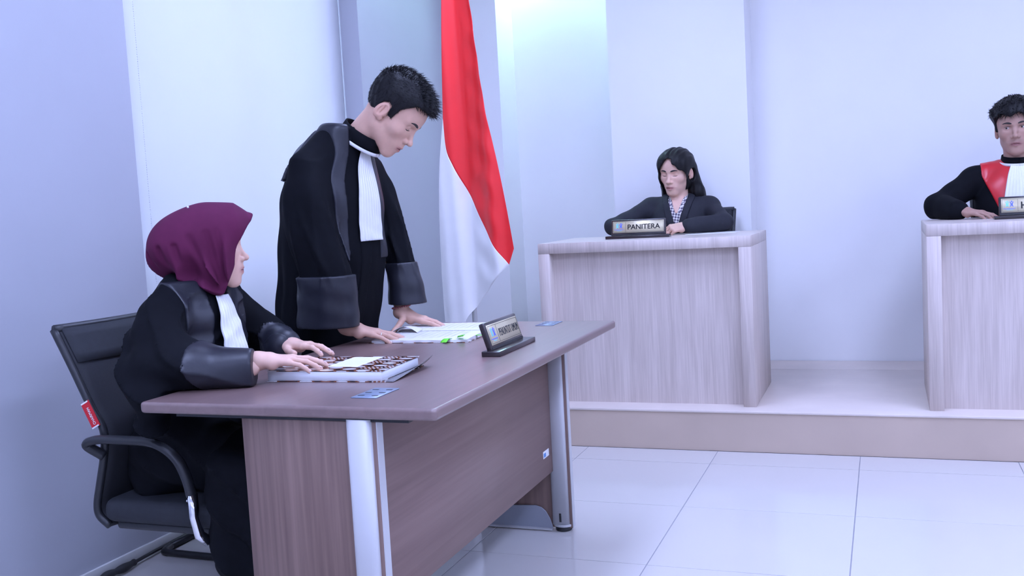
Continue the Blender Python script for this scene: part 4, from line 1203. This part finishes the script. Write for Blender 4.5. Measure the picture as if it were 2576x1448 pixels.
# ------------------------------------------------------------------ seated woman in maroon headscarf
wom = thing('person', 'seated woman in maroon headscarf and black robe with hands on the binder', 'person', (-1.86, 2.27, 0))
W_Y = 2.275
wR, wT = frame_np((-1.795, 2.285, 1.092), 37, 2, 0)
WP = dict(s=0.95, jaw=.036, lash_z=.0165, lash_c=-.001, ears=False, lip=(.52, .21, .20))
W_TAB = [(.44, -1.905, W_Y, .115, .18), (.52, -1.90, W_Y, .115, .178), (.62, -1.880, W_Y, .105, .165), (.72, -1.858, W_Y, .100, .155), (.82, -1.845, W_Y, .100, .150), (.90, -1.842, W_Y, .095, .135), (.965, -1.842, W_Y, .080, .098), (1.01, -1.842, W_Y, .062, .070)]
def wrinkle(P, a=.004):
    c = 1 - np.abs(np.sin(19 * P[:, 0] + 26 * P[:, 2] - 12 * P[:, 1]))
    return -1.6 * a * c ** 3 * sstep(-1.99, -1.90, P[:, 0]) + .8 * a * (np.sin(31 * P[:, 0] + 17 * P[:, 2] + 9 * P[:, 1]) * np.sin(23 * P[:, 2] - 19 * P[:, 1] + 1.3) + .6 * np.sin(57 * P[:, 2] + 33 * P[:, 0] - 21 * P[:, 1]))
RSH, REL, RWR = V3(-1.838, 2.125, .925), V3(-1.800, 2.020, .792), V3(-1.555, 2.118, .792)
LSH, LEL, LWR = V3(-1.838, 2.425, .930), V3(-1.775, 2.530, .800), V3(-1.660, 2.435, .796)
def w_sleeve_r(P):
    d = smin(cone(P, RSH, REL, .060, .062), cone(P, REL, V3(-1.69, 2.06, .797), .062, .056), .04)
    d = smin(d, cone(P, V3(-1.69, 2.06, .797), V3(-1.548, 2.122, .794), .054, .047), .02)
    d = smin(d, cone(P, V3(-1.845, 2.09, .87), V3(-1.70, 2.065, .80), .058, .050), .04)
    # wide mouth of the sleeve sagging over the desk edge
    d = smin(d, cone(P, V3(-1.815, 2.045, .77), V3(-1.775, 1.99, .735), .045, .028), .05)
    d = smin(d, ell(P, (-1.79, 2.0, .70), (.035, .05, .07)), .04)
    d = d + wrinkle(P, .0080) * (.45 + .65 * sstep(-1.62, -1.74, P[:, 0]))
    d = smax(d, (P[:, 0] + 1.548) * .9 + (P[:, 1] - 2.12) * .4, .004)
    return smax(d, -smax(d + .013, -1.60 - P[:, 0], .01), .004)
def w_sleeve_l(P):
    d = smin(cone(P, LSH, LEL, .058, .058), cone(P, LEL, V3(-1.672, 2.448, .800), .056, .047), .035)
    return d + wrinkle(P, .0045)
def w_robe(P):
    d = loft(P, W_TAB, 2, 2.2, None, .02)
    d = smin(d, cone(P, V3(-1.852, 2.20, .985), RSH, .046, .058), .04)
    d = smin(d, cone(P, V3(-1.852, 2.35, .985), LSH, .046, .058), .04)
    # lap and skirt
    d = smin(d, cone(P, V3(-1.93, 2.20, .535), V3(-1.52, 2.185, .525), .100, .082), .05)
    d = smin(d, cone(P, V3(-1.93, 2.35, .535), V3(-1.52, 2.365, .525), .100, .082), .05)
    sk = rbox(P, (-1.555, 2.235, .41), (.118, .218, .17), .045)
    th = np.arctan2(P[:, 1] - 2.27, P[:, 0] + 1.6)
    d = smin(d, sk + .008 * np.sin(14 * th + 6 * P[:, 2]) * sstep(.5, .3, P[:, 2]), .05)
    d = d + wrinkle(P, .0055)
    # keep below the table top where the desk is
    s = np.minimum(w_sleeve_r(P), w_sleeve_l(P))
    d = smin(d, s, .018)
    under = np.maximum(np.maximum(-1.735 - P[:, 0], np.abs(P[:, 2] - .712) - .038), 1.86 - P[:, 1])
    d = np.maximum(d, -under)
    return np.maximum(d, .245 - P[:, 2])
sdf_obj('robe', w_robe, (-2.09, 1.92, .23), (-1.40, 2.63, 1.05), .0056, M_robe, wom, safe=1.9)
def w_cuff(P):
    s_ = np.minimum(w_sleeve_r(P), w_sleeve_l(P)); d = w_robe(P)
    ax = np.where(P[:, 1] < 2.27, -(P[:, 0] + 1.668 + .25 * (P[:, 2] - .79)), -(P[:, 0] + 1.735 - .5 * (P[:, 1] - 2.48)))
    under = np.maximum(-1.735 - P[:, 0], np.abs(P[:, 2] - .712) - .036)
    end = np.where(P[:, 1] < 2.27, (P[:, 0] + 1.546) * .9 + (P[:, 1] - 2.12) * .4, .0 * P[:, 0] - 1)
    return smax(smax(smax(np.maximum(d - .0050, s_ - .02), -(d + .009), .002), ax, .003), end, .003)
sdf_obj('cuff', w_cuff, (-1.80, 1.95, .72), (-1.46, 2.25, .90), .0045, M_satin, wom, safe=1.9)
sdf_obj('cuff', w_cuff, (-1.80, 2.36, .72), (-1.56, 2.60, .90), .0045, M_satin, wom, safe=1.9)
def w_lapel(P):
    d = w_robe(P)
    yy = np.abs(P[:, 1] - W_Y)
    reg = np.maximum(np.abs(yy - (.088 + .10 * (.93 - P[:, 2]))) - .046, np.maximum(-1.865 - P[:, 0], np.maximum(.78 - P[:, 2], P[:, 2] - 1.02)))
    return smax(smax(d - .006 - .002 * np.sin(50 * P[:, 2] + 20 * P[:, 1]), -(d + .014), .002), reg, .003)
sdf_obj('satin_lapel', w_lapel, (-1.95, 2.05, .75), (-1.66, 2.50, 1.04), .005, M_satin, wom, safe=1.9)
jabot(wom, w_robe, [(V3(-1.6, 2.300, .972), V3(-1.6, 2.250, .972)), (V3(-1.6, 2.312, .92), V3(-1.6, 2.238, .92)), (V3(-1.6, 2.325, .84), V3(-1.6, 2.225, .84)), (V3(-1.6, 2.33, .775), V3(-1.6, 2.22, .775))], (-1, 0, 0), off=.014, amp=.006, pleats=7, extra=lambda o, u, v: o + np.c_[.034 * v * v, 0 * v, 0 * v])
ring_band('stand_collar', (-1.846, W_Y, .985), (.20, 0, .98), (1, 0, -.2), .074, .072, .045, .006, M_robe, wom, r_top=.92)
# headscarf: stiff visor at the brow, bun bulge behind, gathered under the chin
def w_loc(P): return (P - wT) @ wR
def scarf_outer(P):
    q = w_loc(P)
    d = ell(q, (.005, 0, .040), (.112, .094, .102))
    d = smin(d, ell(q, (-.080, -.005, .015), (.082, .086, .086)), .05)
    d = smin(d, ell(q, (.03, 0, -.045), (.085, .086, .085)), .05)
    d = smin(d, cone(q, (.085, 0, .078), (.118, 0, .083), .052, .024), .05)        # visor
    d = smin(d, cone(q, (.02, 0, -.07), (-.005, 0, -.125), .072, .062), .04)         # under the chin
    d = smin(d, cone(q, (.045, -.02, -.095), (.055, -.035, -.128), .038, .018), .03)
    # gathered folds running from the crown to the chin and round the nape
    ang = np.arctan2(q[:, 2] + .125, q[:, 0] - .055)
    rad = np.hypot(q[:, 2] + .125, q[:, 0] - .055)
    f = sstep(.20, .10, rad) * sstep(.015, .06, rad) * sstep(.02, .06, np.abs(q[:, 1]))
    d = d + f * .011 * (np.abs(np.sin(ang * 5.5 + .6)) * 2 - 1)
    g = sstep(.025, -.045, q[:, 2]) * sstep(.0, -.05, q[:, 0])
    d = d + g * .013 * (2 * np.abs(np.sin(np.arctan2(q[:, 1], -q[:, 0] - .01) * 3.2 + 9 * q[:, 2])) - 1)
    for a_, b_, r_ in (((.000, -.096, .055), (.040, -.070, -.105), .0075), ((-.045, -.098, .045), (.018, -.078, -.112), .009), ((-.085, -.090, .02), (-.055, -.088, -.085), .010), ((-.125, -.068, .015), (-.105, -.066, -.075), .010), ((-.155, -.02, .0), (-.135, -.02, -.07), .009), ((.03, -.094, .06), (.052, -.068, -.085), .005)):
        d = smax(d, -cone(q, a_, b_, r_ * .5, r_), .016)
    # cut away under the bun
    d = smax(d, -(np.maximum(q[:, 2] + .062 - .25 * (q[:, 0] + .05), .0) * 0 + (q[:, 2] + .066 + .35 * np.maximum(-.045 - q[:, 0], -.05)) * .9) - .0, .02) if False else d
    return d
def scarf(P):
    q = w_loc(P)
    d = scarf_outer(P)
    # opening for the face: slanted plane from the visor back down to the chin
    plane = q[:, 0] - (.122 + (q[:, 2] - .085) * .40)
    hole = np.maximum(ell(q, (.11, 0, -.008), (.115, .067, .098)), -(q[:, 0] - .035))
    d = smax(d, plane, .006)
    d = smax(d, -hole, .005)
    d = smax(d, -(q[:, 2] + .120), .012)
    d = smax(d, (-.088 - q[:, 2]) - .9 * np.maximum(0, q[:, 0] + .03) , .02)
    return d
M_scarf = mat('maroon_scarf', (0.105, 0.014, 0.052), 0.85, noise=0.06, nscale=25, bump=0.05, bscale=900, spec=0.2)
sdf_obj('headscarf', scarf, wT - V3(.24, .22, .20), wT + V3(.22, .22, .18), .0036, M_scarf, wom)
bm = bmesh.new(); bmesh.ops.create_uvsphere(bm, u_segments=10, v_segments=8, radius=.0032, matrix=Matrix.Translation(wR @ V3(-.045, -.055, .128) + wT)); finish('scarf_pin', bm_mesh(bm), M_bead, wom, True)
# body
hand_wr, nwr, pwr = hand((-1.548, 2.140, .808), (.86, .51, -.03), (.02, -.06, 1), True, dict(all=(8, 16, 10), index=(4, 14, 8), middle=(6, 15, 8), ring=(10, 17, 9), little=(14, 18, 10)), .95, .8, dict(out=35, down=8, bend=(8, 10)))
hand_wl, nwl, pwl = hand((-1.655, 2.432, .806), (.985, -.17, .02), (-.02, .10, 1), False, dict(all=(6, 16, 10), index=(3, 20, 12), middle=(4, 15, 8), ring=(8, 17, 9), little=(10, 18, 10)), .95, 1.0, dict(out=40, down=10, bend=(8, 10)))
def w_trunk(P):
    d = loft(P, [(.47, -1.92, W_Y, .09, .14), (.65, -1.90, W_Y, .085, .13), (.85, -1.868, W_Y, .08, .12), (.96, -1.85, W_Y, .055, .07)])
    for a, b, c in ((RSH, REL, RWR), (LSH, LEL, LWR)):
        d = smin(d, cone(P, a, b, .038, .034), .03); d = smin(d, cone(P, b, c, .033, .024), .02)
    for y in (2.19, 2.36):
        d = smin(d, cone(P, (-1.92, y, .53), (-1.54, y, .52), .07, .055), .03)
        d = smin(d, cone(P, (-1.54, y, .51), (-1.56, y, .10), .048, .035), .03)
        d = smin(d, cone(P, (-1.57, y, .06), (-1.45, y, .035), .035, .028), .02)
    return d
w_neck = (wT + wR @ V3(-.02, 0, -.04), V3(-1.848, W_Y, .96), .050, .055)
lo1, hi1 = bbox(pwr, .035); lo1[0] -= .02
lo2, hi2 = bbox(pwl, .035); lo2[0] -= .02
body_mesh(wom, [
    (lambda P: head_neck(P, wR, wT, WP, w_neck), wT - .17, wT + .15, .0026, lambda V: head_col((V - wT) @ wR, SK2, WP)),
    (lambda P: smin(hand_wr(P), cone(P, V3(-1.64, 2.08, .795), V3(-1.552, 2.136, .806), .028, .0235), .02), lo1, hi1, .0019, skin_fn(SK2)),
    (lambda P: smin(hand_wl(P), cone(P, V3(-1.73, 2.48, .80), V3(-1.66, 2.436, .806), .028, .0235), .02), lo2, hi2, .0019, skin_fn(SK2)),
    (w_trunk, (-2.05, 1.95, .005), (-1.38, 2.62, 1.0), .014, skin_fn(SK2))], M_skin)
add_nails(nwr + nwl, mat('fingernail_pink', (0.72, 0.47, 0.42), 0.3, noise=0.02), wom)
face_bits(wom, wR, wT, WP, lambda q: head_sdf(q, WP), M_brow, M_lash)
# boots below the robe hem
for y in (2.19, 2.36):
    def boot(P, y=y):
        d = smin(cone(P, (-1.565, y, .27), (-1.57, y, .07), .052, .046), cone(P, (-1.58, y, .045), (-1.44, y, .035), .046, .036), .03)
        return np.maximum(np.maximum(d, .002 - P[:, 2]), P[:, 2] - .28)
    sdf_obj('boot', boot, (-1.66, y - .08, -.005), (-1.37, y + .08, .30), .007, M_shoe, wom)
# ------------------------------------------------------------------ clerk and judge behind the benches
def place_chair(t, x, y):
    t.rotation_euler = (0, 0, -math.pi / 2); t.location = (x, y, PZ)
place_chair(office_chair(0.0, 'black mesh-back office chair behind the long-haired clerk on the platform', with_tag=False), -1.005, 5.235)
place_chair(office_chair(0.0, 'black mesh-back office chair under the judge at the right bench', with_tag=False), 0.64, 5.235)
def neck_chest(P, R, t, p, neck, k=.025):
    return smin(head_sdf((P - t) @ R, p), cone(P, *neck), k)
def seated_trunk(q, zs, arms):
    d = loft(q, [(.62, -.02, 0, .09, .13), (.85, 0, 0, .085, .12), (zs - .06, 0, 0, .07, .11), (zs, 0, 0, .05, .06)])
    for a, b, c in arms:
        d = smin(d, cone(q, a, b, .034, .03), .02); d = smin(d, cone(q, b, c, .03, .022), .02)
    for s in (-1, 1):
        d = smin(d, cone(q, (0, s * .09, .68), (.40, s * .09, .66), .065, .05), .03)
        d = smin(d, cone(q, (.40, s * .09, .64), (.36, s * .09, .27), .045, .035), .03)
        d = smin(d, cone(q, (.35, s * .09, .235), (.47, s * .09, .225), .034, .026), .02)
    return d
# --- clerk
clerk = thing('person', 'seated woman with long straight black hair and dark blazer, looking down', 'person', (-1.045, 5.32, PZ))
cR, cT = frame_np((-1.045, 5.325, 0), -90)
def c_loc(P): return (P - cT) @ cR
kR, kT = frame_np((-1.045, 5.285, 1.300), -106, 13, -3)
KP = dict(s=0.96, jaw=.036, lash_z=.0115, lash_c=-.002, w=1.08, lip=(.52, .21, .20))
C_ARMS = [(V3(-.01, -.165, 1.125), V3(.11, -.345, 1.035), V3(.33, -.12, 1.025)), (V3(-.01, .165, 1.115), V3(.15, .262, 1.035), V3(.285, .10, 1.030))]
C_TAB = [(.62, 0, 0, .12, .18), (.8, .0, 0, .115, .165), (1.0, .01, 0, .112, .165), (1.08, .008, 0, .105, .160), (1.145, .0, 0, .085, .125), (1.185, -.005, 0, .06, .065)]
def c_blazer(P):
    q = c_loc(P)
    d = loft(q, C_TAB)
    for a, b, c in C_ARMS:
        d = smin(d, cone(q, (a[0], a[1] * .45, 1.15), a, .042, .052), .03)
        d = smin(d, smin(cone(q, a, b, .050, .045), cone(q, b, c, .045, .038), .02), .03)
    d = d + .0030 * np.sin(40 * q[:, 1] + 25 * q[:, 2]) * np.sin(33 * q[:, 2] - 20 * q[:, 0])
    return np.maximum(np.maximum(d, .62 - q[:, 2]), np.where(q[:, 0] > .1, (.9865 - q[:, 2]), -1))
M_blazer = mat('blazer_navy_black', (0.013, 0.014, 0.022), 0.8, noise=0.12, nscale=60, bump=0.1, bscale=900)
sdf_obj('blazer', c_blazer, (-1.50, 4.93, .60), (-.68, 5.50, 1.24), .007, M_blazer, clerk)
m = D.materials.new('plaid_shirt'); m.use_nodes = True; MATS['plaid_shirt'] = m
_N = m.node_tree.nodes; _L = m.node_tree.links; _tc = _N.new('ShaderNodeTexCoord'); _ck = _N.new('ShaderNodeTexChecker'); _ck.inputs['Scale'].default_value = 95
_mp = _N.new('ShaderNodeMapping'); _mp.inputs['Rotation'].default_value = (0.3, 0.6, 0.2); _L.new(_tc.outputs['Object'], _mp.inputs[0]); _L.new(_mp.outputs[0], _ck.inputs['Vector'])
_ck.inputs['Color1'].default_value = (.70, .66, .62, 1); _ck.inputs['Color2'].default_value = (.09, .07, .12, 1); _L.new(_ck.outputs[0], _N['Principled BSDF'].inputs['Base Color'])
def c_shirt(P):
    q = c_loc(P); d = c_blazer(P)
    w_ = .052 * np.clip((q[:, 2] - 1.00) / .17, 0, 1)
    reg = np.maximum(np.abs(q[:, 1] - .004) - w_, np.maximum(-q[:, 0], 1.0 - q[:, 2]))
    return smax(smax(d - .004, -(d + .012), .002), reg, .002)
sdf_obj('shirt', c_shirt, (-1.15, 5.10, .98), (-.95, 5.34, 1.24), .004, m, clerk)
def c_lapel(P):
    q = c_loc(P); d = c_blazer(P)
    w_ = .052 * np.clip((q[:, 2] - 1.00) / .17, 0, 1)
    y_ = np.abs(q[:, 1] - .004)
    reg = np.maximum(np.abs(y_ - w_ - .018) - .018, np.maximum(-q[:, 0] - .02, 1.0 - q[:, 2]))
    return smax(smax(d - .008, -(d + .010), .002), reg, .002)
sdf_obj('lapel', c_lapel, (-1.20, 5.10, .98), (-.88, 5.36, 1.24), .0045, M_blazer, clerk)
hl_c, n_cl, p_cl = hand(cR @ V3(.285, .095, 1.030) + cT, cR @ V3(.35, -.94, -.12), cR @ V3(.55, .1, .85), False, dict(all=(38, 42, 25), index=(30, 38, 22)), .92, .6, dict(out=32, down=25, bend=(14, 18)))
hr_c, n_cr, p_cr = hand(cR @ V3(.33, -.115, 1.025) + cT, cR @ V3(.50, .86, -.10), cR @ V3(.3, 0, .95), True, dict(all=(30, 40, 22)), .92, .6, dict(out=32, down=25, bend=(14, 18)))
lo3, hi3 = bbox(p_cl, .035); lo4, hi4 = bbox(p_cr, .035)
c_neck = (kT + kR @ V3(-.02, 0, -.04), V3(-1.045, 5.30, 1.10), .048, .052)
def c_throat(P):
    q = c_loc(P); d = c_blazer(P)
    w_ = .034 * np.clip((q[:, 2] - 1.075) / .10, 0, 1)
    reg = np.maximum(np.abs(q[:, 1] - .004) - w_, np.maximum(-q[:, 0], 1.075 - q[:, 2]))
    return smax(smax(d - .0065, -(d + .010), .002), reg, .002)
body_mesh(clerk, [
    (lambda P: smin(neck_chest(P, kR, kT, KP, c_neck), c_throat(P), .01), kT - V3(.16, .16, .21), kT + .15, .0034, lambda V: head_col((V - kT) @ kR, SK2, KP)),
    (hl_c, lo3, hi3, .0028, skin_fn(SK2)), (hr_c, lo4, hi4, .0028, skin_fn(SK2)),
    (lambda P: seated_trunk(c_loc(P), 1.15, C_ARMS), (-1.45, 4.75, .20), (-.70, 5.50, 1.18), .018, skin_fn(SK2))], M_skin)
face_bits(clerk, kR, kT, KP, lambda q: head_sdf(q, KP), M_brow, M_lash)
def c_hair(P):
    q = (P - kT) @ kR
    st = .0012 * np.sin(260 * q[:, 1] + 30 * q[:, 0]) + .0010 * np.sin(170 * q[:, 1] - 60 * q[:, 0])
    d = head_sdf(q, dict(s=.96, ears=False, w=1.08)) - .012 - .008 * sstep(.02, .1, q[:, 2])
    d = smin(d, cone(q, (-.005, -.070, .045), (.000, -.078, -.065), .020, .019), .02)
    d = smin(d, cone(q, (.000, -.078, -.065), (-.012, -.088, -.185), .019, .015), .015)
    d = smin(d, cone(q, (-.030, -.068, .02), (-.045, -.082, -.18), .032, .030), .03)
    d = smin(d, cone(q, (-.045, .062, .02), (-.060, .080, -.11), .036, .038), .03)
    d = smin(d, cone(q, (-.060, .080, -.11), (-.085, .115, -.225), .038, .028), .03)
    d = smin(d, ell(q, (-.075, 0, -.08), (.045, .085, .15)), .03)
    # centre parting
    d = d + .007 * np.exp(-(q[:, 1] / .006) ** 2) * sstep(.09, .12, q[:, 2])
    # open the face: hair stays behind a line running from the parting down past the cheeks
    face = q[:, 0] - (.052 - .20 * np.maximum(0, q[:, 2] - .055) ** 1.0) + .0
    edge = .006 + .066 * sstep(.108, .0, q[:, 2])
    op = np.maximum(np.maximum(.018 - q[:, 0], np.where(q[:, 1] > 0, q[:, 1] - edge - .012, -q[:, 1] - np.minimum(edge + .012, .063))), q[:, 2] - .104)
    d = smax(d, -op, .006)
    ear = np.maximum(ell(q, (-.005, .092, -.002), (.028, .03, .036)), -q[:, 1])
    d = smax(d, -ear, .006)
    return d + st
sdf_obj('hair', c_hair, kT - V3(.17, .17, .25), kT + .18, .0042, M_hair, clerk)

# --- judge
judge = thing('person', 'seated man in black robe with red satin front and white jabot, at right frame edge', 'person', (.60, 5.32, PZ))
jR, jT = frame_np((.600, 5.325, 0), -90)
def j_loc(P): return (P - jT) @ jR
gR, gT = frame_np((.592, 5.290, 1.402), -97, 4, 2)
GP = dict(s=1.04, jaw=.040, open=.0034, gaze=(1, -.35, -.02), lash_z=.0245, lash_c=.0012, stub=.28, w=1.02, lip=(.30, .12, .115))
J_ARMS = [(V3(-.01, -.185, 1.185), V3(.115, -.355, 1.060), V3(.275, -.285, 1.040)), (V3(-.01, .185, 1.185), V3(.115, .355, 1.060), V3(.275, .285, 1.040))]
J_TAB = [(.62, 0, 0, .13, .19), (.85, .0, 0, .125, .185), (1.05, .01, 0, .122, .185), (1.14, .008, 0, .112, .172), (1.215, .0, 0, .090, .125), (1.265, -.005, 0, .062, .068)]
def j_robe(P):
    q = j_loc(P)
    d = loft(q, J_TAB)
    for a, b, c in J_ARMS:
        d = smin(d, cone(q, (a[0], a[1] * .42, 1.222), a, .045, .056), .03)
        d = smin(d, smin(cone(q, a, b, .060, .066), cone(q, b, c, .066, .052), .02), .03)
    d = d + .004 * np.sin(30 * q[:, 1] + 22 * q[:, 2]) * np.sin(25 * q[:, 2] - 18 * q[:, 0])
    d = np.maximum(d, np.where(q[:, 0] > .05, 1.0015 - q[:, 2], -1))
    return np.maximum(d, .62 - q[:, 2])
sdf_obj('robe', j_robe, (.12, 4.98, .60), (1.08, 5.50, 1.31), .007, M_robe, judge)
M_redsatin = mat('robe_red_satin', (0.60, 0.016, 0.026), 0.32, noise=0.06, nscale=14, bump=0.15, bscale=40, spec=0.55)
def j_red(P):
    q = j_loc(P); d = j_robe(P)
    y_ = np.abs(q[:, 1])
    reg = np.maximum(y_ - (.075 + .085 * np.clip((q[:, 2] - 1.0) / .2, 0, 1)), np.maximum(-q[:, 0] - .03, 1.0 - q[:, 2]))
    return smax(smax(d - .005 - .002 * np.sin(50 * q[:, 2] + 35 * q[:, 1]), -(d + .014), .002), reg, .003)
sdf_obj('red_satin_front', j_red, (.35, 5.10, .98), (.85, 5.40, 1.31), .005, M_redsatin, judge)
def jp(x, y, z): return jR @ V3(x, y, z) + jT
jabot(judge, j_red, [(jp(.2, .034, 1.246), jp(.2, -.034, 1.246)), (jp(.2, .052, 1.19), jp(.2, -.052, 1.19)), (jp(.2, .068, 1.10), jp(.2, -.068, 1.10)), (jp(.2, .08, 1.005), jp(.2, -.08, 1.005))], jR @ V3(-1, 0, 0), off=.008, nu=60)
ring_band('stand_collar', jp(.008, 0, 1.254), (0, -.20, .98), (0, -1, -.2), .076, .070, .036, .006, M_robe, judge, r_top=.93)
ring_band('white_neckband', jp(.008, 0, 1.250), (0, -.20, .98), (0, -1, -.2), .084, .080, .013, .004, M_bib, judge)
hr_j, n_jr, p_jr = hand(jR @ V3(.285, -.270, 1.038) + jT, jR @ V3(.42, .90, -.10), jR @ V3(.12, .05, 1), True, dict(all=(16, 24, 14), index=(10, 18, 10)), 1.0, 1.0, dict(out=30, down=8, bend=(4, 6)))
hl_j, n_jl, p_jl = hand(jR @ V3(.285, .270, 1.038) + jT, jR @ V3(.42, -.90, -.10), jR @ V3(.12, -.05, 1), False, dict(all=(16, 24, 14)), 1.0, 1.0, dict(out=30, down=8, bend=(4, 6)))
lo5, hi5 = bbox(p_jr, .035); lo6, hi6 = bbox(p_jl, .035)
j_neck = (gT + gR @ V3(-.02, 0, -.04), V3(.600, 5.30, 1.20), .056, .060)
body_mesh(judge, [
    (lambda P: neck_chest(P, gR, gT, GP, j_neck), gT - V3(.16, .16, .21), gT + .16, .0030, lambda V: head_col((V - gT) @ gR, SK3, GP)),
    (lambda P: smin(hr_j(P), cone(P, jR @ V3(.22, -.31, 1.045) + jT, jR @ V3(.28, -.273, 1.038) + jT, .028, .025), .02), lo5 - .02, hi5, .0026, skin_fn(SK3)),
    (hl_j, lo6, hi6, .003, skin_fn(SK3)),
    (lambda P: seated_trunk(j_loc(P), 1.22, J_ARMS), (.15, 4.75, .20), (1.05, 5.50, 1.25), .018, skin_fn(SK3))], M_skin)
add_nails(n_jr, mat('fingernail_tan', (.50, .33, .28), 0.35, noise=0.02), judge)
torus('thread_bracelet', jR @ V3(.277, -.276, 1.040) + jT, jR @ V3(.42, .9, -.1), .0285, .0016, M_rubber, judge)
face_bits(judge, gR, gT, GP, lambda q: head_sdf(q, GP), M_brow, M_lash)
def j_hair(P):
    q = (P - gT) @ gR / 1.04
    hl = np.interp(q[:, 0], [-.11, -.085, -.055, -.034, -.026, -.010, .006, .012, .026, .032, .046, .060, .080], [-.030, -.034, -.028, -.006, .030, .042, .036, .006, .004, .044, .060, .074, .078])
    th = .007 + .026 * sstep(.03, .10, q[:, 2]) + .003 * np.sin(70 * q[:, 1] + 50 * q[:, 0]) * np.sin(60 * q[:, 0] + 40 * q[:, 2]) + .0012 * np.sin(240 * q[:, 1])
    d = head_sdf(q, dict(ears=False, w=1.02)) - th
    hl = hl + .008 * np.sin(90 * q[:, 1]) * sstep(.05, .08, q[:, 0])
    return smax(d, (hl - q[:, 2]) * .7, .005) * 1.04
Vh, Fh = nets(j_hair, gT - .16, gT + .19, .004)
qh = (Vh - gT) @ gR
sel = np.where(qh[:, 2] > .075)[0]; pick = rng.choice(sel, 900)
d0 = j_hair(Vh[pick]); gr = np.stack([j_hair(Vh[pick] + np.eye(3)[k] * .002) - d0 for k in range(3)], 1); gr /= np.linalg.norm(gr, axis=1, keepdims=True)
dl = gr * .5 + (gR @ V3(.35, .1, .1)) + rng.normal(0, .35, gr.shape); dl /= np.linalg.norm(dl, axis=1, keepdims=True)
Vs, Fs = strand_mesh(Vh[pick] - dl * .004, dl, rng.uniform(.012, .026, len(pick)), .0016, np.tile(gR @ V3(.3, 0, -.4), (len(pick), 1)))
finish('hair', np_mesh(np.concatenate([Vh, Vs]), np.concatenate([Fh, Fs + len(Vh)])), M_hair, judge, True)
